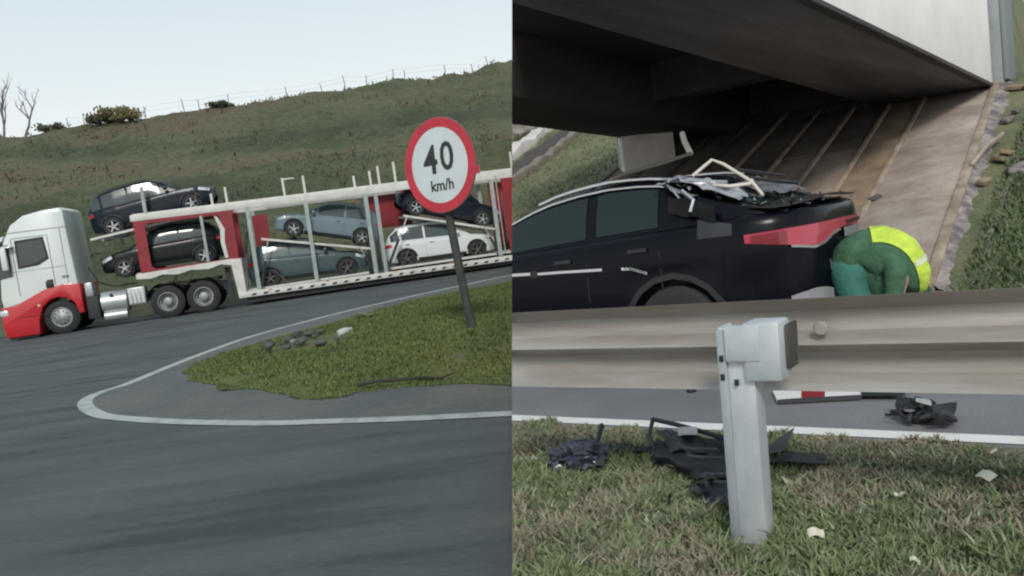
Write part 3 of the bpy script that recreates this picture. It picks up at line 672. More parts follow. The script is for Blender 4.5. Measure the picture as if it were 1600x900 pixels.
obj('far_bay_panel', MB().add(box(9.9, 11.4, TW - .12, TW - .09, 1.9, 3.05)), M_trr, t)
obj('far_bay_panel', MB().add(box(6.0, 6.5, TW - .12, TW - .09, .6, 2.9)), M_trr, t)
for (s_, z_) in [(5.44, 3.85), (7.2, 3.92), (7.84, 3.92), (9.42, 3.72), (9.94, 3.82), (10.22, 3.95), (10.75, 4.02), (14.7, 3.9), (5.0, 3.7)]:
    obj('stake', MB().add(box(s_, s_ + .07, .02, .08, 3.15, z_ - .06 + .008 * 0)), M_rail, t)
obj('stake_bar', MB().add(box(7.2, 7.6, .03, .07, 3.80, 3.84)), M_rail, t)
obj('warning_board', MB().add(box(13.05, 13.62, -.03, .03, 3.26, 3.52)), M_cabr, t, bevel=.02)
M_strap = mat('grey_strap', (.10, .10, .09), .8)
for (s0, z0, s1, z1) in [(2.2, 1.52, 2.45, 2.0), (4.4, 3.2, 4.6, 3.75), (6.9, .55, 6.55, 1.0), (8.7, .55, 9.05, .95), (10.6, .56, 10.95, 1.1), (13.1, .55, 13.45, 1.0), (7.5, 1.82, 7.2, 2.3), (9.2, 1.42, 9.5, 1.85)]:
    obj('lashing_strap', tube([(s0, .2, z0), (s1, .24, z1)], .018, 4), M_strap, t)
for (s0, z0, s1, z1) in [(6.12, .6, 6.5, 1.95), (9.62, .6, 9.3, 1.4), (10.15, .6, 11.0, 2.15), (13.85, .6, 13.5, 1.5), (5.75, 1.6, 6.05, 2.9)]:
    rm_ = obj('hydraulic_ram', tube([(s0, .06, z0), (lerp(s0, s1, .55), .06, lerp(z0, z1, .55))], .045, 10), M_frame, t, smooth=True)
    obj('ram_rod', tube([(lerp(s0, s1, .5), .06, lerp(z0, z1, .5)), (s1, .06, z1)], .022, 8), M_silver, rm_, smooth=True)
for x in (6.3, 8.1, 10.3, 12.2): obj('side_marker', MB().add(box(x, x + .09, -.02, -.011, .40, .44)), mat('amber_marker', (.55, .22, .04), .4), t)
obj('hose', tube([(5.7, .05, .5), (5.8, .02, 1.4), (5.95, .03, 2.6), (6.1, .04, 3.0)], .014, 5), M_trim, t)
obj('ladder_rail', tube([(14.1, -.02, .5), (14.1, -.02, 3.1)], .02, 5), M_post, t)
for x in (14.9, 16.1): big_wheel(t, x, .22, r=.42); big_wheel(t, x, TW - .22, r=.42, flip=True)

# ================================================================ RIGHT: underpass, damaged car, guardrail
RD = Vector((.8, -.6, 0)); RN = Vector((.6, .8, 0))             # along the road (towards the viewer's right) and away across it
N0, GS = 9.8, .34
def rp(b, n, z=0.0): return Vector((RD.x * b + RN.x * n, RD.y * b + RN.y * n, z))
def bn(p): return p.x * RD.x + p.y * RD.y, p.x * RN.x + p.y * RN.y
def bank_z(n, b=-9):
    top = lerp(31, 18.4, sstep(-2.6, -1.75, b)); return max(0, GS * (min(n, top) - N0))
def GS_(x, y):                                                  # where a direction meets the bank
    d = ray(x, y); t_ = (-GS * N0 - EYE.z) / (d.z - GS * (RN.x * d.x + RN.y * d.y)); return EYE + d * t_
# grey road, and its verge on this side (n < 4.25)
NV = 4.27
def vergeR(u, v):
    b = -8 + 12 * u; n_ = .2 + (NV - .2) * v; p = rp(b, n_); return (p.x, p.y, (.012 * fbm(p.x, p.y, 2.0) - .01) * min(1, (NV - n_) * 2) + (.012 if n_ < NV - .05 else .0))
M_soil = mat3('verge_soil', [(.08, .09, .055), (.115, .12, .075), (.15, .135, .095), (.18, .15, .11)], 2.2, rough=.95, bump=.6, bscale=25, fine=.3)
tag(obj('verge', grid(vergeR, 90, 40), M_soil, side='R', smooth=True), kind='structure')
tag(obj('road', grid(lambda u, v: tuple(rp(-24 + 30 * u, NV + (9.9 - NV) * v, 0)), 30, 6), M_asph_l, side='R'), kind='structure')
tag(obj('road_marking', strip([rp(-24 + 30 * k / 60, 4.37) for k in range(61)], .13, .005), M_line2, side='R'), kind='structure')
# bank: earth under the slabs, grass beyond the bridge and at the right
M_bankg = mat3('bank_grass', [(.085, .11, .055), (.12, .135, .07), (.16, .16, .085), (.19, .175, .105)], .9, rough=.95, bump=.6, bscale=12, fine=.3)
tag(obj('embankment', grid(lambda u, v: (lambda b, n_: tuple(rp(b, n_, bank_z(n_, b) - .02)))(-45 + 50 * u, N0 + .02 + 30 * v), 110, 60), M_bankg, side='R', smooth=True), kind='structure')
# paving slabs running up the bank, with raised ribs between them
M_slab = mat('bank_concrete', (.40, .32, .26), .85, col2=(.22, .17, .135), scale=1.3, stretch=(1, 1, 1), bump=.25, bscale=18)
M_slab2 = mat('bank_concrete_brown', (.33, .25, .17), .85, col2=(.18, .13, .09), scale=1.4, bump=.25, bscale=18)
M_slab3 = mat('bank_concrete_pale', (.46, .39, .34), .85, col2=(.27, .22, .19), scale=1.7, bump=.25, bscale=18)
M_rib = mat('rib_concrete', (.42, .34, .27), .85, col2=(.22, .17, .13), scale=2.5)
M_slabd = mat('bank_concrete_dark', (.13, .105, .085), .9, col2=(.07, .058, .05), scale=1.2, bump=.25, bscale=18)  # darkest slab tone, used farther in and higher up the bank
t = thing('paved_bank', 'sloping concrete slab paving with raised ribs under the bridge', 'embankment paving', rp(-3, N0))
tb = Vector(t.location)
lines = [-1.78, -2.92, -3.52, -4.22, -4.95, -5.7, -6.45, -7.2, -8.0, -8.8]
def slabp(b0, b1, n0_, n1_, z0, h): 
    v = []
    for zz in (z0, z0 + h):
        for b, n_ in ((b0, n0_), (b1, n0_), (b1, n1_), (b0, n1_)): v.append(tuple(rp(b, n_, bank_z(n_) + zz) - tb))
    return v, [(0, 3, 2, 1), (4, 5, 6, 7), (0, 1, 5, 4), (1, 2, 6, 5), (2, 3, 7, 6), (3, 0, 4, 7)]
for i in range(len(lines) - 1):
    b0, b1 = lines[i], lines[i + 1]
    for k in range(4):
        n0_ = N0 + .02 + k * 2.6; m = [M_slab3 if i == 0 else M_slab, M_slab2][1 if i in (1, 4, 6) else 0]; m = M_slabd if (i >= 5 or (k >= 1 and i >= 4) or (k >= 2 and i >= 2)) else m
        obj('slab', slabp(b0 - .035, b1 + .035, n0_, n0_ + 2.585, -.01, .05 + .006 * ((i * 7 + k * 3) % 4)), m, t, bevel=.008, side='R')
    obj('rib', slabp(b1 - .035, b1 + .035, N0 + .02, N0 + 10.4, -.01, .10), M_slabd if i >= 5 else M_rib, t, bevel=.01, side='R')
obj('rib', slabp(lines[0] - .06, lines[0] + .06, N0 + .02, N0 + 8.2, -.01, .10), M_rib, t, bevel=.01, side='R')
# broken gutter along the paving's right edge
t = thing('broken_gutter', 'crumbling grey concrete gutter between the paving and the right hand grass', 'gutter', rp(-1.5, N0)); tb = Vector(t.location)
M_gut = mat('dirty_gutter', (.12, .11, .115), .9, col2=(.36, .31, .29), scale=3.5, bump=.6, bscale=10, lo=.42, hi=.62)
def gut(u, v):
    n_ = N0 + 8.5 * u; b = -1.72 + v * (.38 + .42 * u); h = .05 - .10 * sin(pi * v) * (1 if 0 < v < 1 else 0) + .035 * fbm(b * 3, n_ * 2, 1.5)
    return tuple(rp(b, n_, bank_z(n_) + h) - tb)
obj('channel', grid(gut, 70, 10), M_gut, t, smooth=True)
rs = random.Random(2)
for k in range(12):
    n_ = N0 + rs.uniform(.6, 8); b = -1.6 + rs.uniform(0, .5); s_ = rs.uniform(.03, .09)
    v, f = box(-s_ * 1.6, s_ * 1.6, -s_, s_, -.02, .03 + s_ * .25); M_ = Matrix.Translation(rp(b, n_, bank_z(n_) + .02) - tb) @ Euler((rs.uniform(-.3, .3), -.3 + rs.uniform(-.2, .2), rs.uniform(0, 3))).to_matrix().to_4x4()
    obj('broken_piece', MB().add((v, f), M_), [M_gut, M_gut, M_slab2][k % 3], t, bevel=.008)
a, b_ = GS_(1518, 270), GS_(1568, 222)
tag(obj('loose_board', tube([a + Vector((0, 0, .1)), (a + b_) / 2 + Vector((0, 0, .16)), b_ + Vector((0, 0, .12))], .035, 5), M_rib), 'thin pale board lying on the grey gutter of the bank', 'board')
a = GS_(1368, 318)
tag(obj('dark_stone_piece', MB().add(box(-.11, .11, -.05, .05, 0, .035)), mat('grey_scrap', (.09, .08, .08), .8), loc=a + Vector((0, 0, .07)), rot=(.25, -.2, .5), bevel=.02), 'small dark flat scrap lying on the pale paving above the worker', 'scrap')
# grass on the bank at the right and beyond the bridge
gR = [mat('bank_blade', (.11, .155, .070), .8), mat('bank_blade_dark', (.075, .11, .05), .8), mat('bank_blade_pale', (.19, .19, .105), .8)]
pts = []
for k in range(34000):
    b = random.uniform(-1.5, 1.2); n_ = N0 - .4 + random.random() * 9; 
    if b < -1.40 + .42 * (n_ - N0) / 8.5 - random.random() * .12: continue
    p = rp(b, n_); c = fbm(p.x, p.y, 1.3)
    pts.append((p.x, p.y, bank_z(n_, b) - .02, 0 if c > -.45 else 1, 1) if random.random() > .15 else (p.x, p.y, bank_z(n_, b) - .02, 2, 1))
for k in range(14000):
    b = random.uniform(-16, -9.0); n_ = N0 + random.random() * 13; p = rp(b, n_)
    if (p - EYE).dot(CR) < .1: continue
    pts.append((p.x, p.y, bank_z(n_) - .02, random.choice((0, 2, 2)), .6))
tag(blades('bank_grass', pts, gR, .04, .12, .03, .9, 'R'), 'rough green grass on the bank beside the paving and past the bridge', 'grass', kind='stuff')

# ---------------------------------------------------------------- bridge
BO = Vector((3.54, 9.22, 0)); BA = math.atan2(.735, .678); BX = Vector((cos(BA), sin(BA), 0)); BY = Vector((-sin(BA), cos(BA), 0)); BZ = 3.3; BS = -.083
t = thing('concrete_bridge', 'pale fascia concrete girder bridge crossing above the damaged car', 'bridge', (BO.x, BO.y, BZ), (0, math.atan(-BS), BA))
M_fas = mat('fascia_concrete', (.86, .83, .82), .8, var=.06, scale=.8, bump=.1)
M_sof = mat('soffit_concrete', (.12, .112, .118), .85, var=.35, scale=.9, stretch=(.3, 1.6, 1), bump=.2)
M_sofd = mat('dark_soffit', (.045, .040, .038), .9, var=.3, scale=.9, stretch=(.3, 1.6, 1), bump=.2)  # darker base tone than the near girder, with streaky stains
M_pil = mat('abutment_concrete', (.26, .29, .30), .85, var=.12, scale=1.2, bump=.2)
obj('fascia', MB().add(box(-14, 8.05, -.06, .22, .03, 2.2)), M_fas, t, side='R', bevel=.02)
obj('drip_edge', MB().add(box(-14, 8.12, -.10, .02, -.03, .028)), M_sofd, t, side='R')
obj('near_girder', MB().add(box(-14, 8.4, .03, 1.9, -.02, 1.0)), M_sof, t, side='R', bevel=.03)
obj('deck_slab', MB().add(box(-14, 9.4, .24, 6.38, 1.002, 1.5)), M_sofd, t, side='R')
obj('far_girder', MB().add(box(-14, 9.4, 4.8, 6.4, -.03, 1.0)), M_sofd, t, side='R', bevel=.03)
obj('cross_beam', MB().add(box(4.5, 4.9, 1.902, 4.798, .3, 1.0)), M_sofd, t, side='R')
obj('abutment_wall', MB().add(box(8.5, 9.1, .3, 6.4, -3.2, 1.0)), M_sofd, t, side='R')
obj('wing_pilaster', MB().add(box(8.13, 8.86, -.22, .5, -2.4, 3.2)), M_pil, t, bevel=.03)
obj('pilaster_cap', MB().add(box(8.13, 8.75, -.30, -.22, .1, 2.9)), mat('pilaster_grey', (.20, .23, .24), .85), t, bevel=.02)  # facing in a slightly darker grey than the pilaster
obj('parapet', MB().add(box(-14, 8.0, .0, .2, 2.21, 2.9)), M_fas, t, side='R')
# concrete things beyond the bridge
def blk(name, label, cat, x0, x1, y0, y1, depth, m, bev=.03):
    """upright block standing on the bank, bottom edge surveyed"""
    a = GS_(x0, y1); b = GS_(x1, y1); h = 0
    d = ray((x0 + x1) / 2, y0); p = (a + b) / 2; k = (p.x * d.x + p.y * d.y) / (d.x ** 2 + d.y ** 2); top = EYE.z + d.z * k
    ang = math.atan2(b.y - a.y, b.x - a.x); w = (b - a).xy.length
    return tag(obj(name, MB().add(box(-w / 2, w / 2, 0, depth, -.4, top - p.z)), m, loc=p, rot=(0, 0, 0), bevel=bev, side='R'), label, cat)
M_pale = mat('pale_concrete', (.60, .55, .52), .85, var=.15, scale=2)  # even pale tone, raised because the bridge shades the block
blk('concrete_block', 'pale square concrete block beyond the bridge, above the car roof', 'block', 990, 1046, 207, 264, .5, M_pale)
blk('marker_post', 'slim whitish post beside the pale concrete block past the bridge', 'post', 972, 984, 196, 266, .1, mat('post_white', (.5, .48, .40), .8), .01)
def bank_run(name, label, cat, pix, w, h, m, sink=.1):
    P_ = [GS_(*p) for p in pix]; P_ = [P_[i].lerp(P_[i + 1], k / 8) for i in range(len(P_) - 1) for k in range(8)] + [P_[-1]]; v = []; f = []
    for i, p in enumerate(P_):
        d = (P_[min(i + 1, len(P_) - 1)] - P_[max(i - 1, 0)]).normalized(); s_ = d.cross(Vector((0, 0, 1))).normalized() * w / 2
        for q_, z_ in ((-1, -sink), (-1, h), (1, h), (1, -sink)): v.append(tuple(p + s_ * q_ * (1 + .5 * noise.noise(p * 1.7)) + Vector((0, 0, z_ * (1 + .6 * noise.noise(p * 2.3))))))
    for i in range(len(P_) - 1):
        for k in range(4): f.append((4 * i + k, 4 * i + (k + 1) % 4, 4 * i + 4 + (k + 1) % 4, 4 * i + 4 + k))
    f += [(0, 1, 2, 3), tuple(4 * (len(P_) - 1) + k for k in (3, 2, 1, 0))]
    return tag(obj(name, (v, f), m, side='R', bevel=.02), label, cat)
bank_run('concrete_kerb', 'pale concrete strip along the upper side of the dark drain', 'kerb', [(780, 262), (815, 236), (850, 208), (878, 190)], .45, .25, M_pale)
bank_run('dark_drain', 'dark brown drain channel running down the far bank at the seam', 'drain', [(780, 290), (815, 262), (850, 232), (893, 203)], .75, .04, mat('drain_dark', (.06, .05, .045), .9))
bank_run('concrete_kerb', 'brownish concrete strip along the lower side of the dark drain', 'kerb', [(780, 305), (820, 275), (860, 245), (905, 207)], .22, .16, mat('drain_lip', (.20, .17, .14), .9, var=.2))
rs = random.Random(8)
for k, (x, y, lab) in enumerate([(812, 196, 'pale rock nearest the seam at the top of the far bank'), (836, 200, 'grey rough rock second from the seam on the far bank'), (860, 194, 'pale broad rock above the end of the dark drain'), (886, 192, 'brownish rock at the right end of the rock row past the bridge'), (824, 214, 'low rock below the others beside the concrete strip')]):
    bm = bmesh.new(); bmesh.ops.create_icosphere(bm, subdivisions=3, radius=.42)
    for v_ in bm.verts: v_.co = v_.co * (1 + .45 * noise.noise(v_.co * 3 + Vector((k * 5, 0, 0)))); v_.co.z *= .7
    me = bpy.data.meshes.new('rock'); bm.to_mesh(me); bm.free(); me.materials.append([M_pale, mat('grey_rock', (.22, .20, .18), .9, var=.25), mat('brown_rock', (.24, .19, .14), .9, var=.2)][k % 3])
    tag(link('rock', me, None, 'R', loc=GS_(x, y) + Vector((0, 0, .1)), rot=(0, 0, k)), lab, 'rock')
# bent pale rail on the bank above the car roof
a = [EYE + ray(x, y) * (k / ray(x, y).y) for x, y, k in ((1066, 208, 10.5), (1070, 222, 10.4), (1079, 240, 10.2))]
b2 = [EYE + ray(x, y) * (k / ray(x, y).y) for x, y, k in ((1079, 240, 10.2), (1035, 255, 9.9), (975, 272, 9.4), (935, 290, 9.1))]
t = thing('bent_handrail', 'bent white tube with a thin dark arm rising behind the car roof', 'handrail', rp(*bn(b2[-1]), 0)); tb = Vector(t.location)
obj('white_tube', tube([q_ - tb for q_ in a], .035, 7), mat('rail_white', (.62, .60, .54), .6), t, smooth=True)
obj('thin_arm', tube([q_ - tb for q_ in b2], .022, 7), mat('arm_brown', (.13, .12, .10), .6), t, smooth=True)
obj('foot_post', tube([b2[-1] - tb, Vector((0, 0, 0))], .03, 7), mat('arm_brown', (.13, .12, .10), .6), t, smooth=True)

# ---------------------------------------------------------------- the damaged car
wrk = Car(4.60, 2.72, .97, .93, [(-.97, .95), (-.955, 1.10), (-.90, 1.15), (-.6, 1.17), (0, 1.13), (.7, 1.09), (1.5, 1.05), (2.3, 1.03), (2.7, 1.0), (3.2, .93), (3.64, .72)],
          [(-.80, 1.17), (-.6, 1.20), (-.35, 1.28), (-.12, 1.38), (.06, 1.47), (.28, 1.50), (.57, 1.515), (.89, 1.495), (1.16, 1.455), (1.37, 1.40), (1.6, 1.315), (2.0, 1.15), (2.3, 1.04)],
          arch_r=.40, wheel_r=.345, nst=90, tuck=.76)
wrk.rw = -.05; wrk.fwx = 1.42
HA = math.atan2(.643, -.766); hd = Vector((cos(HA), sin(HA), 0)); lf = Vector((-sin(HA), cos(HA), 0))
o = Vector((1.17, 6.1, 0)) - lf * .93
t = thing('damaged_car', 'black crossover car with crushed rear roof stopped under the bridge', 'car', (o.x, o.y, 0), (0, 0, HA))
PBK = mat('black_car_paint', (.003, .0035, .007), .25, 0, coat=.05); PBK.node_tree.nodes['Principled BSDF'].inputs['Specular IOR Level'].default_value = .16
M_gbl = mat('cabin_glass', (.012, .022, .022), .12, 0, coat=.1); M_gbl.node_tree.nodes['Principled BSDF'].inputs['Specular IOR Level'].default_value = .3
build_car('', PBK, wrk, t, M_rimd, side='R', pillars=[(.78, 1.72), (.12, .68)], detailed=True, glass=M_gbl)
R_ = dict(side='R')
# window surround in bright metal
for sd_ in (-1, 1):
    def edge(x, tt):
        g = wrk.gring(x); return (x, sd_ * (g[2][0] + .012), lerp(g[1][1], g[2][1], tt))
    obj('window_trim', tube([edge(x, 1.02) for x in np.linspace(.02, 2.0, 22)], .010, 6), M_chrome, t, smooth=True, **R_)
    g = wrk.gring(.04); obj('window_trim', tube([edge(.02, 1.02), (-.08, sd_ * (.76), 1.30), (-.16, sd_ * .80, 1.22)], .011, 6), M_chrome, t, smooth=True, **R_)
    obj('chrome_strip', wrk.sstrip([(.20, .80), (.33, .845), (.42, .85)], .022, sd_, .008), M_chrome, t, **R_)
    obj('chrome_strip', wrk.sstrip([(.60, .855), (1.0, .86), (1.24, .86)], .02, sd_, .008), M_chrome, t, **R_)
    obj('chrome_strip', wrk.sstrip([(1.32, .865), (1.7, .87)], .024, sd_, .008), M_chrome, t, **R_)
    obj('lock_recess', wrk.sstrip([(1.24, .86), (1.32, .86)], .055, sd_, .006), M_trim, t, **R_)
    v, f = grid(lambda u, w_: (lerp(-.22, -.47, u), 0, lerp(1.02, lerp(1.16, 1.10, u), w_)), 6, 4)
    obj('quarter_glass', ([(x, sd_ * (wrk.sideY(x, min(z, 1.08)) + .006 - max(0, z - 1.08) * .4), z) for x, y, z in v], f), mat('dull_grey_panel', (.020, .021, .024), .5, coat=.1), t, smooth=True, **R_)
def tail_x(y, z):
    x = wrk.x0 + .001
    while x < -.2 and wrk.sideY(x, min(z, 1.05)) < abs(y): x += .004
    return x
def rear_path(z, off=.012, side_x=-.52, n=9):
    """outline round the tail at a height, left flank to right flank"""
    L_ = []; y0 = wrk.sideY(side_x, z)
    for k in range(16):
        y = y0 * (1 - k / 16); x = tail_x(y, z) if k else side_x; L_.append((x - off * (k / 15) ** .5, y + off * (1 - (k / 15) ** 2)))
    return L_ + [(wrk.x0 - off, 0)] + [(x, -y) for x, y in L_[::-1]]
def tail_band(z0, z1, off, sx, name, m, u0=0.0, u1=1.0):
    f0 = z0 if callable(z0) else (lambda u: z0); f1 = z1 if callable(z1) else (lambda u: z1); v = []; f = []; N_ = 44
    base = rear_path(.95, off, sx)
    for i in range(N_ + 1):
        u = lerp(u0, u1, i / N_); w_ = u * (len(base) - 1); k = min(int(w_), len(base) - 2); x = lerp(base[k][0], base[k + 1][0], w_ - k); y = lerp(base[k][1], base[k + 1][1], w_ - k)
        a_, b_ = f0(u), f1(u); v += [(x, y, a_), (x, y, b_), (x + .05, y * .95, a_), (x + .05, y * .95, b_)]
    for k in range(N_):
        c = 4 * k; f += [(c, c + 1, c + 5, c + 4), (c + 1, c + 3, c + 7, c + 5), (c, c + 4, c + 6, c + 2)]
    return obj(name, (v, f), m, t, smooth=True, **R_)
tl = mat('tail_red', (.42, .035, .07), .3, coat=1)
def mir(tab): return lambda u: interp(u if u < .5 else 1 - u, tab)
lamp_lo = mir([(0, .955), (.05, .925), (.20, .88), (.27, .90), (.34, .945), (.40, .965), (.5, .975)]); lamp_hi = mir([(0, 1.015), (.10, 1.028), (.3, 1.035), (.5, 1.04)])
tail_band(lamp_lo, lamp_hi, .020, -.56, 'tail_light_bar', tl)
tail_band(lambda u: lamp_lo(u) + .006, lambda u: lamp_hi(u) - .012, .024, -.56, 'dark_lamp_end', mat('dark_lens', (.20, .010, .020), .3, coat=1), .01, .09)
tail_band(.987, 1.015, .026, -.60, 'lamp_groove', mat('deep_maroon', (.03, .006, .01), .4), .50, .98)  # dark maroon band along one half of the lamp bar
tail_band(lambda u: lamp_lo(u) - .018, lambda u: lamp_lo(u) - .001, .028, -.56, 'chrome_strip', mat('soft_chrome', (.40, .40, .41), .3, .7), .10, .42)
tail_band(.895, .962, .024, -.50, 'silver_panel', mat('silver_grey', (.30, .30, .32), .35, .3, coat=.4), .46, .92)
tail_band(mir([(0, .60), (.36, .60), (.5, .625)]), mir([(0, .61), (.36, .635), (.5, .69)]), .034, -.30, 'chrome_strip', mat('satin_silver', (.42, .42, .43), .35, .4), .40, .95)
tail_band(.28, .50, .03, -.56, 'lower_bumper', mat('bumper_black', (.008, .008, .010), .6), .12, .88)
obj('bumper_seam', MB().add(box(-.9, -.89, -.01, .01, .5, .51)), M_trim, t)
for sd_ in (1, -1):
    v, f = grid(lambda u, v_: (tail_x(.36 + .36 * u, .52) - .03, sd_ * (.36 + .36 * u), .52 + (.13 * v_ - .065) * (.35 + .65 * sin(pi * (u * .8 + .1)))), 8, 3)
    obj('bumper_reflector', (v, f), mat('reflector_grey', (.30, .30, .31), .4, .2, coat=.6), t, **R_)
# spoiler lip, dented deck and torn roof skin
def spl(u, v):
    y = lerp(-.74, .74, v); return (lerp(-.42, tail_x(y, 1.05) + .0, u), y, 1.19 - .02 * abs(y / .74) ** 2 + .035 * sin(u * 2.6) + .012 * sin(y * 7))
obj('spoiler', grid(spl, 6, 18), mat('spoiler_black', (.02, .02, .024), .35, coat=.5), t, smooth=True, **R_)
rs = random.Random(3)
def crumple(fn, nu, nv, amp, seed):
    def g_(u, v):
        p = Vector(fn(u, v)); nn = Vector((noise.noise(p * 7 + Vector((seed, 0, 0))), noise.noise(p * 7 + Vector((0, seed, 0))), noise.noise(p * 8 + Vector((0, 0, seed)))))
        return tuple(p + nn * amp)
    return grid(g_, nu, nv)
M_torn = mat('torn_silver_skin', (.50, .50, .55), .3, .5, col2=(.24, .24, .27), scale=9)
obj('torn_roof_skin', crumple(lambda u, v: (.05 - .50 * u, .86 - .62 * v - .12 * u, 1.50 - .20 * u - .04 * v), 16, 12, .075, 2), M_torn, t, **R_)
obj('torn_roof_skin', crumple(lambda u, v: (-.12 - .40 * u, .20 - .75 * v, 1.42 - .14 * u), 12, 12, .06, 5), mat('torn_grey_skin', (.16, .16, .18), .4, .5), t, **R_)
obj('exposed_cavity', crumple(lambda u, v: (.0 - .36 * u, .855 - .0 * v, 1.33 - .10 * u - .13 * v + .03), 8, 6, .03, 9), mat('cavity_black', (.004, .004, .005), .9), t, **R_)
for k, pth in enumerate([[(.0, .80, 1.47), (-.1, .62, 1.44), (-.32, .50, 1.40)], [(-.12, .84, 1.38), (-.22, .87, 1.30), (-.20, .9, 1.22)], [(-.3, .3, 1.44), (-.55, .1, 1.36), (-.62, -.1, 1.33)], [(-.2, .1, 1.50), (-.45, -.3, 1.40)]]):
    obj('broken_trim', tube(pth, .016, 5), M_chrome if k < 2 else M_trim, t, **R_)
gf = MB()
for k in range(90):
    c_ = Vector((rs.uniform(-.9, .0), rs.uniform(-.7, .85), 0)); c_.z = max(interp(c_.x, wrk.roof), wrk.zt(c_.x)) + rs.uniform(.0, .05); R3 = Euler((rs.uniform(-1, 1), rs.uniform(-1, 1), rs.uniform(0, 6))).to_matrix(); s_ = rs.uniform(.008, .035)
    tri = [R3 @ Vector(q_) * s_ for q_ in ((-1, -.4, 0), (1, -.5, .1), (.2, .8, -.1))]; gf.add(([c_ + q_ for q_ in tri] + [c_ + q_ - Vector((0, 0, .004)) for q_ in tri], [(0, 1, 2), (5, 4, 3), (0, 3, 4, 1), (1, 4, 5, 2), (2, 5, 3, 0)]), mi=k % 3)
tag(obj('broken_glass', gf, [M_torn, M_trim, M_gbl], t, **R_), kind='stuff')
obj('torn_roof_skin', crumple(lambda u, v: (.10 - .30 * u, .84 - .25 * v, 1.46 - .16 * u + .03 * v), 12, 8, .06, 21), M_torn, t, **R_)
def wpt(x, y, Y): d = ray(x, y); return EYE + d * (Y / d.y)
inv = (Matrix.Translation(t.location) @ Matrix.Rotation(HA, 4, 'Z')).inverted()
M_bar = mat('pale_bent_rail', (.60, .55, .48), .5)
fr = [inv @ wpt(*q_) for q_ in ((1082, 275, 6.45), (1112, 250, 6.5), (1130, 256, 6.5), (1175, 284, 6.3), (1192, 305, 6.15))]
obj('bent_roof_rail', tube(fr, .013, 7), M_bar, t, smooth=True)
obj('bent_roof_rail', tube([inv @ wpt(*q_) for q_ in ((1105, 288, 6.35), (1140, 291, 6.3), (1172, 287, 6.3), (1176, 280, 6.3))], .014, 7), M_bar, t, smooth=True)
# emblem: slanted H of three bars
em = MB().add(prism([(-.042, -.04), (-.026, -.04), (-.018, .04), (-.034, .04)], -.004, .004)).add(prism([(.018, -.04), (.034, -.04), (.042, .04), (.026, .04)], -.004, .004)).add(prism([(-.03, -.009), (.03, -.004), (.03, .012), (-.03, .007)], -.004, .004))
obj('emblem', em, M_chrome, t, loc=(tail_x(.30, .72) - .01, .30, .72), rot=(0, 0, pi / 2))
obj('number_plate_recess', MB().add(box(wrk.x0 - .012, wrk.x0 + .05, -.26, .16, .68, .82)), M_trim, t, bevel=.01, **R_)

# ---------------------------------------------------------------- worker bending behind the car
WB = Vector((2.62, 5.95, 0)); wx = Vector((.93, -.36, 0)).normalized(); wy = Vector((-wx.y, wx.x, 0))       # facing the right
person = thing('person', 'person in green workwear and yellow vest bending over behind the car', 'person', WB, (0, 0, math.atan2(wx.y, wx.x)))
CLOTH = ('green_workwear', 'teal_trousers', 'hi_vis_yellow', 'shaded_green')
def skin(name, chains, m, parent, sub=3, root=0):
    """chains: list of [(x, y, z, r), ...]; vertices shared when equal"""
    vs = []; rr = []; es = []; key = {}
    def vi(p):
        k = tuple(round(c, 4) for c in p[:3])
        if k not in key: key[k] = len(vs); vs.append(p[:3]); rr.append(p[3])
        return key[k]
    for ch in chains:
        ids = [vi(p) for p in ch]; es += list(zip(ids, ids[1:]))
    me = bpy.data.meshes.new(name); me.from_pydata(vs, es, []); ob = bpy.data.objects.new(name, me); C.objects.link(ob)
    md = ob.modifiers.new('s', 'SKIN'); md.use_smooth_shade = True; ob.modifiers.new('d', 'SUBSURF').levels = sub
    for i, sv in enumerate(me.skin_vertices[0].data):
        r_ = rr[i]; sv.radius = r_ if isinstance(r_, tuple) else (r_, r_); sv.use_root = (i == root)
    dg = bpy.context.evaluated_depsgraph_get(); dg.update(); m2 = bpy.data.meshes.new_from_object(ob.evaluated_get(dg)); bpy.data.objects.remove(ob)
    if m.name in CLOTH:
        for v_ in m2.vertices:
            q_ = v_.co; v_.co = q_ + v_.normal * (.004 * noise.noise(q_ * 20))
    m2.materials.clear(); m2.materials.append(m); m2.polygons.foreach_set('use_smooth', [True] * len(m2.polygons)); m2.name = name
    return link(name, m2, parent)
M_skin = mat('skin', (.36, .21, .15), .6); M_grn = mat('green_workwear', (.050, .130, .070), .85, var=.2, scale=6, bump=.5, bscale=9)
M_teal = mat('teal_trousers', (.04, .16, .125), .85, var=.15, scale=5, bump=.5, bscale=9); M_hv = mat('hi_vis_yellow', (.50, .66, .07), .75, var=.2, scale=7, bump=.4, bscale=8)
pel = (-.17, 0, .70, .12)
def legs(rs_, top):
    out_ = []
    for q_ in (1, -1): out_.append([(-.155, q_ * .03, top, rs_[0]), (-.19, q_ * .085, .62, rs_[1]), (-.12, q_ * .12, .40, rs_[2]), (-.19, q_ * .12, .12, rs_[3])])
    return out_
body = skin('body', [[pel, (-.06, 0, .75, .10), (.05, 0, .75, .10), (.15, 0, .71, .08), (.21, 0, .62, .07), (.235, 0, .55, .05), (.25, 0, .50, .065), (.265, 0, .44, .078), (.27, 0, .38, .05)],
    [(.15, 0, .71, .08), (.17, .15, .62, .05), (.14, .19, .42, .038), (.13, .16, .26, .027), (.135, .15, .20, .030), (.14, .145, .15, .02)],
    [(.15, 0, .71, .08), (.17, -.15, .62, .05), (.09, -.20, .42, .038), (.03, -.17, .27, .027), (.025, -.165, .21, .030), (.02, -.16, .16, .02)]], M_skin, person)
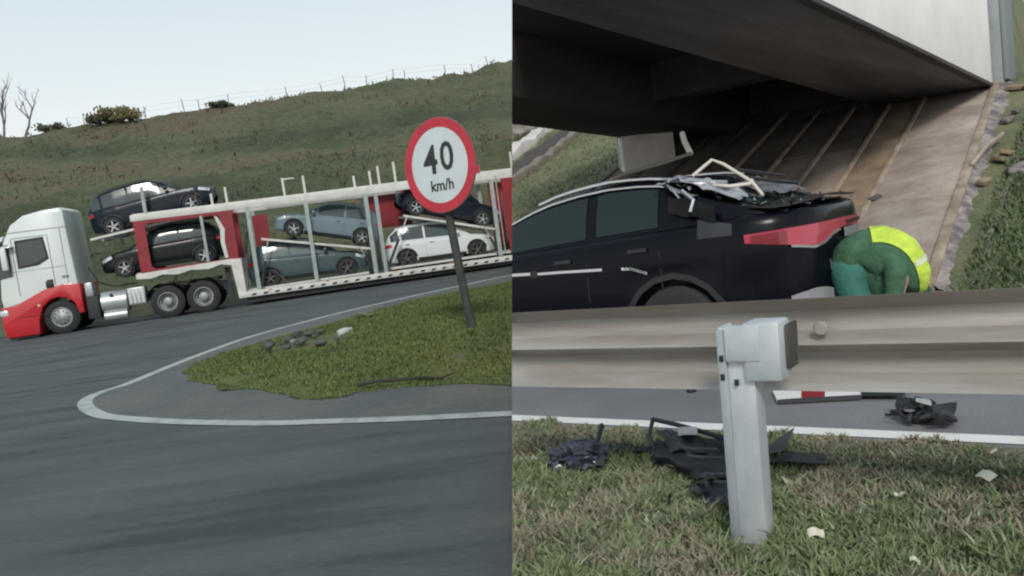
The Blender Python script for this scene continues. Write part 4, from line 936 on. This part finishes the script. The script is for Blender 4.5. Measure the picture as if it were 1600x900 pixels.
def crx(P_, t_):
    n_ = len(P_) - 1; k = min(int(t_ * n_), n_ - 1); u = t_ * n_ - k; g_ = lambda i_: np.array(P_[max(0, min(n_, i_))])
    a_, b_, c_, d_ = g_(k - 1), g_(k), g_(k + 1), g_(k + 2); return .5 * (2 * b_ + (c_ - a_) * u + (2 * a_ - 5 * b_ + 4 * c_ - d_) * u * u + (3 * b_ - a_ - 3 * c_ + d_) * u ** 3)
SPN = [(-.215, .56, .125, .15, .10), (-.205, .66, .125, .18, .13), (-.16, .755, .125, .195, .17), (-.06, .80, .135, .205, .27), (.05, .795, .140, .21, .33), (.14, .73, .145, .215, .26), (.195, .62, .135, .20, .14), (.215, .51, .11, .16, .10), (.22, .45, .07, .09, .07)]
def torso(name, t0, t1, a0, a1, grow, m, n=40, k=36):
    """garment lofted along the bent spine; angle 0 is the middle of the back"""
    v = []; f = []; full = a1 - a0 > 6.2
    for i_ in range(n + 1):
        tt = lerp(t0, t1, i_ / n); c_ = crx(SPN, tt); d_ = crx(SPN, min(1, tt + .01)) - crx(SPN, max(0, tt - .01)); l_ = hypot(d_[0], d_[1]); nx, nz_ = -d_[1] / l_, d_[0] / l_
        for q_ in range(k + 1):
            a_ = lerp(a0, a1, q_ / k); ca, sa = cos(a_), sin(a_); rr_ = (c_[2] if ca > 0 else c_[4]) * ca
            p_ = Vector((c_[0] + nx * rr_, c_[3] * sa, c_[1] + nz_ * rr_)); o_ = Vector((nx * ca, sa, nz_ * ca)).normalized()
            w_ = .009 * noise.noise(Vector((tt * 26, a_ * 1.6, 3))) + .006 * noise.noise(Vector((tt * 9 + a_ * 3, a_ * 4, 8)))
            v.append(tuple(p_ + o_ * (grow + w_)))
    for i_ in range(n):
        for q_ in range(k): f.append((i_ * (k + 1) + q_, i_ * (k + 1) + q_ + 1, (i_ + 1) * (k + 1) + q_ + 1, (i_ + 1) * (k + 1) + q_))
    return obj(name, (v, f), m, person, smooth=True)
torso('jacket', .0, 1.0, -pi, pi, 0, M_grn)
torso('hi_vis_vest', .42, .98, -1.25, 1.25, .010, M_hv)
torso('reflective_strip', .70, .735, -1.2, 1.2, .0135, mat('reflective_tape', (.62, .66, .50), .5), 6)
def limb(name, pth, m, sc=1.0, k=18, n=30):
    v = []; f = []
    for i_ in range(n + 1):
        c_ = crx(pth, i_ / n); d_ = Vector(crx(pth, min(1, i_ / n + .02))[:3] - crx(pth, max(0, i_ / n - .02))[:3]).normalized(); x_ = (Vector((0, 1, 0)) - d_ * d_.y).normalized(); y_ = d_.cross(x_)
        for q_ in range(k):
            a_ = 2 * pi * q_ / k; rr_ = c_[3] * sc + .007 * noise.noise(Vector((i_ * .55, a_ * 1.2 if a_ < pi else (2 * pi - a_) * 1.2, c_[3] * 50))); v.append(tuple(Vector(c_[:3]) + (x_ * cos(a_) + y_ * sin(a_)) * rr_))
    for i_ in range(n):
        for q_ in range(k): f.append((i_ * k + q_, i_ * k + (q_ + 1) % k, (i_ + 1) * k + (q_ + 1) % k, (i_ + 1) * k + q_))
    f += [tuple(range(k)), tuple(range(n * k, n * k + k))[::-1]]
    return obj(name, (v, f), m, person, smooth=True)
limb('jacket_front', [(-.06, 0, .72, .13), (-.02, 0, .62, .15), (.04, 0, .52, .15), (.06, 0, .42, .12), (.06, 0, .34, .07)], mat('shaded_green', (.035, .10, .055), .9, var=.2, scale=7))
limb('sleeve', [(.08, .10, .74, .08), (.15, .17, .67, .078), (.165, .20, .57, .064), (.145, .205, .45, .054), (.135, .18, .34, .046), (.132, .165, .28, .042)], M_grn)
limb('sleeve', [(.06, -.10, .75, .09), (.11, -.165, .68, .085), (.10, -.21, .57, .066), (.075, -.21, .45, .055), (.04, -.18, .34, .047), (.035, -.17, .29, .043)], M_grn)
for q_ in (1, -1): limb('trouser_leg', [(-.15, q_ * .05, .76, .10), (-.185, q_ * .075, .66, .130), (-.18, q_ * .10, .54, .115), (-.13, q_ * .12, .40, .088), (-.165, q_ * .12, .25, .080), (-.19, q_ * .12, .11, .075)], M_teal)
for sd_ in (1, -1):
    skin('boot', [[(-.19, sd_ * .12, .14, .06), (-.185, sd_ * .12, .055, .055), (-.08, sd_ * .125, .045, .05), (.02, sd_ * .13, .04, .04)]], M_trim, person)
    hx, hy, hz = (.14, .145, .15) if sd_ > 0 else (.02, -.16, .16)
    ch = [[(hx - .01, hy, hz + .055, .035), (hx, hy, hz + .01, .034)]]
    for k in range(4): ch.append([(hx, hy, hz + .01, .034), (hx + .012 * (k - 1.5) * 1.2, hy - sd_ * .01, hz - .03, .010), (hx + .016 * (k - 1.5), hy - sd_ * .025, hz - .06 + .006 * abs(k - 1.5), .008), (hx + .016 * (k - 1.5), hy - sd_ * .045, hz - .075, .007)])
    ch.append([(hx - .01, hy, hz + .055, .035), (hx + .045, hy - sd_ * .01, hz + .02, .011), (hx + .05, hy - sd_ * .03, hz - .01, .009)])
    skin('glove', ch, mat('pale_glove', (.45, .42, .38), .8), person, 1)
skin('cap', [[(.245, 0, .505, .078), (.265, 0, .44, .088), (.275, 0, .40, .078)]], mat('dark_green_cap', (.02, .06, .035), .8), person, 2)

# ---------------------------------------------------------------- guardrail
t = thing('guardrail', 'galvanised corrugated guardrail with a pale steel post in the foreground grass', 'guardrail', rp(-1.2, 2.95)); tb = Vector(t.location)
GN = 3.14                                                        # rail line, distance across
prof_w = [(.0, .0), (.012, .012), (.075, .05), (.082, .075), (.082, .10), (.072, .118), (.008, .145), (.0, .155), (.008, .165), (.072, .192), (.082, .21), (.082, .235), (.075, .26), (.012, .298), (.0, .31)]
v = []; f = []; nb_ = 40
for i in range(nb_ + 1):
    b = -5.5 + 8.5 * i / nb_
    for dn, dz in prof_w: v.append(tuple(rp(b, GN + dn, .525 + dz * 1.15) - tb))
    for dn, dz in prof_w[::-1]: v.append(tuple(rp(b, GN + .004 + dn, .525 + dz * 1.15) - tb))
n_ = 2 * len(prof_w)
for i in range(nb_):
    for k in range(n_): f.append((i * n_ + k, i * n_ + (k + 1) % n_, (i + 1) * n_ + (k + 1) % n_, (i + 1) * n_ + k))
M_beam = mat('dusty_galvanised', (.29, .255, .225), .5, .3, col2=(.40, .38, .35), scale=1.8, stretch=(.7, .7, 9), bump=.1, bscale=30)
obj('beam', (v, f), M_beam, t, smooth=True, side='R')
M_gp = mat('pale_galvanised', (.44, .48, .51), .5, .3, col2=(.58, .62, .64), scale=5, stretch=(1, 1, .6), bump=.05, bscale=40, detail=3)
pb = G(1172, 850, 0.0); bb, bnn = bn(pb)
def c_post(b0, b1, n0_, n1_, z0, z1, th=.006, lip=.022):
    o_ = [(b0, n0_), (b1, n0_), (b1, n1_), (b1 - lip, n1_), (b1 - lip, n1_ - th), (b1 - th, n1_ - th), (b1 - th, n0_ + th), (b0 + th, n0_ + th), (b0 + th, n1_ - th), (b0 + lip, n1_ - th), (b0 + lip, n1_), (b0, n1_)]
    P_ = [rp(b, n_) - tb for b, n_ in o_]; return prism([(p.x, p.y) for p in P_], z0, z1, 'z')
hw_ = .064
def lean_(mb):
    mb.v = [tuple(Vector(p_) + RD * .03 * (p_[2] / .83)) for p_ in mb.v]; return mb
pst = MB().add(c_post(bb - hw_, bb + hw_, bnn, bnn + .09, -.15, .825))
obj('post', lean_(pst), M_gp, t, bevel=.004)
def rbox(b0, b1, n0_, n1_, z0, z1):
    P_ = [rp(b, n_) - tb for b, n_ in ((b0, n0_), (b1, n0_), (b1, n1_), (b0, n1_))]; return prism([(p.x, p.y) for p in P_], z0, z1, 'z')
obj('post_fold', lean_(MB().add(rbox(bb - hw_ - .004, bb - hw_ + .03, bnn - .012, bnn - .001, -.1, .815))), mat('fold_galv', (.36, .41, .44), .5, .3, var=.12, scale=4), t, bevel=.003)
sp_ = obj('spacer_block', lean_(MB().add(rbox(bb + .035, bb + .172, bnn - .025, bnn + .10, .625, .84))), M_gp, t, bevel=.012)
obj('top_flange', lean_(MB().add(rbox(bb - .03, bb + .10, bnn - .03, bnn - .003, .70, .832))), M_gp, t, bevel=.006)
for x_, y_ in ((-.052, .71), (-.052, .64), (.0, .62)):
    pt_ = rp(bb + x_, bnn - .016, y_) - tb; obj('bolt_hole', lean_(MB().add(rbox(bb + x_ - .008, bb + x_ + .008, bnn - .018, bnn - .008, y_ - .012, y_ + .012))), M_trim, t, bevel=.003)
M_hw = mat('dark_steel', (.09, .085, .08), .6, .4)  # dark steel for the mounting bracket
obj('mounting_bracket', lean_(MB().add(rbox(bb + .174, bb + .182, bnn + .03, bnn + .14, .66, .82))), M_hw, t, bevel=.01)
obj('bolt_head', MB().add(lathe([(-.008, .001), (-.008, .022), (.0, .028), (.01, .028)], 14), Matrix.Translation(rp(bb + .26, GN - .002, .765) - tb) @ Matrix.Rotation(math.atan2(-.6, .8), 4, 'Z')), mat('bolt_pale', (.40, .38, .35), .5, .4), t, smooth=True)

# ---------------------------------------------------------------- debris in the verge and on the road
M_pl = mat('black_plastic', (.010, .011, .014), .55, coat=.05); M_pl2 = mat('grey_plastic', (.045, .048, .055), .55); M_nv = mat('navy_plastic', (.020, .023, .042), .45, coat=.3)
def gpt(x, y, z=0.0): return G(x, y, z)
def tri_frame(px, Yz=0.0): return px
o0 = gpt(1090, 770)
t = thing('broken_grille', 'torn black slatted bumper grille leaning in the grass left of the post', 'car wreckage', o0); tb = Vector(t.location)
def q3(x, y, h): return G(x, y, h) - tb
obj('top_bar', tube([q3(1020, 655, .12), q3(1060, 664, .13), (q3(1100, 675, .13)), q3(1150, 690, .12)], .013, 7), M_pl, t, smooth=True)
obj('side_bar', tube([q3(1020, 655, .12), q3(1014, 682, .06), q3(1030, 715, .03)], .012, 7), M_pl, t, smooth=True)
obj('shell', crumple(lambda u, v: q3(lerp(lerp(1025, 1075, v), lerp(1145, 1150, v), u), lerp(lerp(668, 690, u), lerp(740, 790, u), v), .10 - .06 * v + .02 * sin(u * 5)), 16, 12, .02, 4), M_pl, t)
for k in range(5):
    y = 700 + 13 * k; x0 = 1060 + 9 * k
    obj('slat', tube([q3(x0, y, .10 - .012 * k), q3(x0 + 30, y + 4, .115 - .012 * k), q3(x0 + 62, y + 3, .11 - .012 * k)], [.008, .016, .010], 6), M_pl2, t, smooth=True)
obj('shell', crumple(lambda u, v: q3(lerp(1022, 1148, u), lerp(lerp(690, 705, u), lerp(722, 760, u), v), .05 + .05 * sin(pi * v)), 18, 10, .03, 31), M_pl, t)
for k in range(14):
    a_ = q3(random.uniform(1040, 1145), random.uniform(690, 785), random.uniform(.03, .10)); d = Vector((random.uniform(-.10, .10), random.uniform(-.06, .06), random.uniform(-.03, .05)))
    obj('fragment', crumple(lambda u, v: a_ + d * u + Vector((.02 * v, .05 * v, .02 * sin(4 * u))), 5, 3, .012, k), [M_pl, M_pl2][k % 2], t)
obj('clip', crumple(lambda u, v: q3(1058 + 30 * u, 668 + 12 * v, .145), 6, 3, .01, 8), mat('pale_clip', (.4, .4, .4), .5), t)
obj('lower_flap', crumple(lambda u, v: q3(1095 + 45 * u, 745 + 45 * v, .05), 8, 8, .02, 11), M_nv, t)
t = thing('bumper_shard', 'pointed black bumper shard lying in the grass right of the post', 'car wreckage', gpt(1240, 722)); tb = Vector(t.location)
obj('fin', crumple(lambda u, v: q3(lerp(1195, 1242 - 18 * v, u), lerp(698 + 14 * v, 668 + 36 * v, u), .06), 8, 6, .008, 3), M_pl2, t)
obj('blade', crumple(lambda u, v: q3(1195 + 100 * u, 700 + 10 * u + (22 - 6 * u) * v, .04 + .015 * sin(4 * u)), 16, 4, .012, 6), M_pl, t)
t = thing('dark_plastic_housing', 'crumpled navy plastic housing with an upright stick in the grass at left', 'car wreckage', gpt(908, 742)); tb = Vector(t.location)
bm = bmesh.new(); bmesh.ops.create_icosphere(bm, subdivisions=4, radius=1)
for v_ in bm.verts:
    n0__ = noise.noise(v_.co * 2.2) + .5 * noise.noise(v_.co * 5); v_.co = Vector((v_.co.x * .135, v_.co.y * .10, v_.co.z * .085)) * (1 + .45 * n0__)
me = bpy.data.meshes.new('housing'); bm.to_mesh(me); bm.free(); me.materials.append(M_nv); link('housing', me, t, loc=(.0, .06, .07))
obj('stick', tube([q3(925, 712, .06), q3(933, 690, .10), q3(940, 665, .13)], [.016, .012, .016], 7), M_pl, t, smooth=True)
obj('torn_lip', crumple(lambda u, v: q3(878 + 60 * u, 695 + 18 * v - 8 * sin(3 * u), .12), 12, 5, .02, 2), M_pl, t)
obj('pale_rim', crumple(lambda u, v: q3(930 + 14 * u, 700 + 25 * v, .09), 4, 6, .015, 5), M_pl2, t)
tag(obj('splinter_strip', crumple(lambda u, v: tuple(G(950 + 75 * u, 692 + 5 * u + 12 * v, .035)), 14, 3, .012, 7), M_pl), 'thin dark strip lying between the navy housing and the black grille', 'car wreckage')
# white and red strip on the road
t = thing('striped_strip', 'white strip with one red block and a black tail on the road', 'car wreckage', gpt(1300, 612)); tb = Vector(t.location)
def quad(x0, y0, x1, y1, x2, y2, x3, y3, h=.03, th=.02):
    P_ = [G(x0, y0 + 7, h) - tb, G(x1, y1 + 7, h) - tb, G(x2, y2 + 7, h) - tb, G(x3, y3 + 7, h) - tb]; v = [tuple(p) for p in P_] + [tuple(p - Vector((0, 0, th))) for p in P_]
    return v, [(0, 1, 2, 3), (7, 6, 5, 4), (0, 4, 5, 1), (1, 5, 6, 2), (2, 6, 7, 3), (3, 7, 4, 0)]
M_ws = mat('reflective_white', (.75, .73, .70), .5); M_rs = mat('reflective_red', (.28, .02, .03), .5)
obj('white_block', MB().add(quad(1207, 602, 1252, 603, 1252, 613, 1214, 617)), M_ws, t)
obj('red_block', MB().add(quad(1252, 603, 1289, 602, 1289, 612, 1252, 613)), M_rs, t)
obj('white_block', MB().add(quad(1289, 602, 1354, 602, 1345, 609, 1289, 612)), M_ws, t)
obj('lower_edge', MB().add(quad(1214, 617, 1345, 609, 1345, 612, 1216, 619, .028, .02)), M_pl2, t)
obj('black_tail', crumple(lambda u, v: G(1345 + 70 * u, 607 + 11 * v, .03) - tb, 10, 3, .006, 3), M_pl, t)
# mangled wheel hub part
t = thing('mangled_part', 'mangled dark metal car part with a ring lying on the road', 'car wreckage', gpt(1445, 655)); tb = Vector(t.location)
c = q3(1432, 643, .05)
obj('ring', tube([c + Vector((.085 * cos(a_), .075 * sin(a_), .035 * sin(a_) + .0)) for a_ in np.linspace(0, 2 * pi, 22)], .013, 7, cap=False), M_pl, t, smooth=True)
rs = random.Random(12)
for k in range(16):
    a_ = q3(rs.uniform(1400, 1490), rs.uniform(625, 656), rs.uniform(.02, .09)); d = Vector((rs.uniform(-.09, .09), rs.uniform(-.06, .06), rs.uniform(-.02, .05)))
    obj('fragment', tube([a_, a_ + d * .6 + Vector((0, 0, .01)), a_ + d], rs.uniform(.007, .02), 6), [M_pl, M_pl2, M_pl][k % 3], t, smooth=True)
obj('shell', crumple(lambda u, v: q3(1400 + 62 * u, 617 + 18 * v + 14 * u, .10 - .02 * v), 10, 6, .02, 13), M_pl, t)
obj('shell', crumple(lambda u, v: q3(1450 + 44 * u, 630 + 26 * v, .07 - .02 * v), 8, 6, .025, 15), M_pl, t)
obj('bright_edge', crumple(lambda u, v: q3(1432 + 24 * u, 621 + 7 * v + 6 * u, .115), 6, 2, .008, 1), mat('pale_clip', (.4, .4, .4), .5), t)
obj('tail_pin', tube([q3(1383, 648, .02), q3(1410, 647, .03)], .007, 6), M_pl, t)
tag(obj('pebble', crumple(lambda u, v: (lambda a_, b_: tuple(G(1081, 610, .012) + Vector((.035 * sin(b_) * cos(a_), .035 * sin(b_) * sin(a_), .018 * cos(b_)))))(2 * pi * u, pi * v), 12, 8, .006, 3), M_pl), 'small black lump alone on the grey road left of the post', 'stone')

# ---------------------------------------------------------------- verge grass, weeds and litter
g4 = [mat('verge_green', (.17, .215, .10), .8), mat('verge_dull', (.23, .23, .15), .8), mat('verge_brown', (.28, .235, .17), .85), mat('verge_deep', (.12, .155, .08), .8), mat('verge_pale', (.32, .35, .23), .8)]
CLR = [(rp(bb, bnn - .03), .085), (rp(bb + .02, bnn - .09), .05), (G(1060, 715), .10), (G(1110, 750), .10), (G(905, 735), .09), (G(1245, 715), .08)]
pts = []
while len(pts) < 95000:
    b = random.uniform(-5.2, 1.6); n_ = 1.9 + 2.45 * random.random(); p = rp(b, n_)
    if p.y < 1.7 or (Vector((p.x, p.y, 0)) - EYE).dot(CR) < .0 or p.x > 3: continue
    c = fbm(p.x, p.y, 1.6, 5); c2 = fbm(p.x, p.y, 5, 9)
    if n_ > NV + .0 + .10 * c2: continue
    if any((p.x - q_.x) ** 2 + (p.y - q_.y) ** 2 < rr_ ** 2 for q_, rr_ in CLR): continue
    if c2 < -.55 and random.random() < .7: continue
    k = 0
    if c > .12: k = 2 if random.random() < .6 else 1
    elif c > -.1: k = 1 if random.random() < .6 else 0
    if p.x > 1.6 and random.random() < .35: k = 2 if c2 > 0 else 1
    r_ = random.random()
    if r_ < .14: k = 3
    elif r_ > .95: k = 4
    hf_ = .55 + .9 * max(0, c2 + .4) + (.2 if n_ < 3.4 else 0); pts.append((p.x, p.y, .0, k, hf_ * (.6 if n_ > NV - .3 else 1)))
tag(blades('verge_grass', pts, g4, .012, .050, .011, 1.4, 'R'), 'tangled green and brown roadside grass around the guardrail post', 'grass', kind='stuff')
pts = []                                                           # broad leaved weeds
for k in range(420):
    b = random.uniform(-5, 1.5); n_ = random.uniform(2.0, 4.05); p = rp(b, n_)
    if (p - EYE).dot(CR) < .15: continue
    r_ = random.choice((3, 0, 0, 4))
    for j in range(7): pts.append((p.x + random.gauss(0, .022), p.y + random.gauss(0, .022), .0, r_, random.uniform(.8, 1.3)))
tag(blades('verge_weeds', pts, g4, .02, .055, .026, 2.0, 'R'), 'broad leaved weeds scattered through the roadside grass', 'weeds', kind='stuff')
lit = [(1276, 832, .035, 'largest pale crumpled scrap low in the grass right of the post'), (1348, 790, .025, 'small yellowish leaf in the grass midway along the verge'), (1405, 772, .022, 'pale scrap in the grass below the road marking'),
       (1527, 822, .028, 'small white fleck low at the right of the verge'), (1556, 703, .035, 'pale leaf just under the white road line at far right'), (1540, 742, .04, 'long pale stalk lying in the right part of the verge'), (1430, 875, .022, 'pale fleck at the bottom edge of the verge')]
for k, (x, y, s_, lab) in enumerate(lit):
    p = G(x, y, .05)
    tag(obj('litter_scrap', crumple(lambda u, v: ((u - .5) * s_ * 1.6, (v - .5) * s_, .01 * sin(5 * u + k)), 6, 4, .012, k), mat('pale_scrap', (.62, .60, .48), .8), loc=p, rot=(.5, .2, k)), lab, 'litter')

# ---------------------------------------------------------------- each place ends at the plane where the two views meet
bpy.context.view_layer.update()
def clip_to(o_, side):
    mw = o_.matrix_world; sgn = -1 if side == 'L' else 1
    co = np.empty(len(o_.data.vertices) * 3, 'f'); o_.data.vertices.foreach_get('co', co); co = co.reshape(-1, 3)
    m4 = np.array(mw); w_ = co @ m4[:3, :3].T + m4[:3, 3]; d = (w_ - np.array(EYE)) @ np.array(CR) * sgn
    if d.min() >= 0: return False
    if d.max() <= 0: return True
    bm = bmesh.new(); bm.from_mesh(o_.data); inv_ = mw.inverted(); pco = inv_ @ EYE; pno = (inv_.to_3x3() @ (CR * sgn)) if abs(mw.to_scale().x - 1) < 1e-4 else (mw.to_3x3().transposed() @ (CR * sgn))
    closed = all(len(e_.link_faces) == 2 for e_ in bm.edges)
    r_ = bmesh.ops.bisect_plane(bm, geom=bm.verts[:] + bm.edges[:] + bm.faces[:], plane_co=pco, plane_no=pno, clear_inner=True)
    if closed:
        ed = [g_ for g_ in r_['geom_cut'] if isinstance(g_, bmesh.types.BMEdge)]
        try: bmesh.ops.triangle_fill(bm, edges=ed, use_beauty=True)
        except Exception: pass
    bm.to_mesh(o_.data); bm.free(); return False
gone = [o_ for o_, s_ in CLIP if clip_to(o_, s_)]
names = {o_.name for o_ in gone}
for nm in sorted(names, key=lambda n_: -(1 if bpy.data.objects[n_].parent and bpy.data.objects[n_].parent.parent else 0)):
    o_ = bpy.data.objects[nm]
    if not any(k.name not in names for k in o_.children): bpy.data.objects.remove(o_)
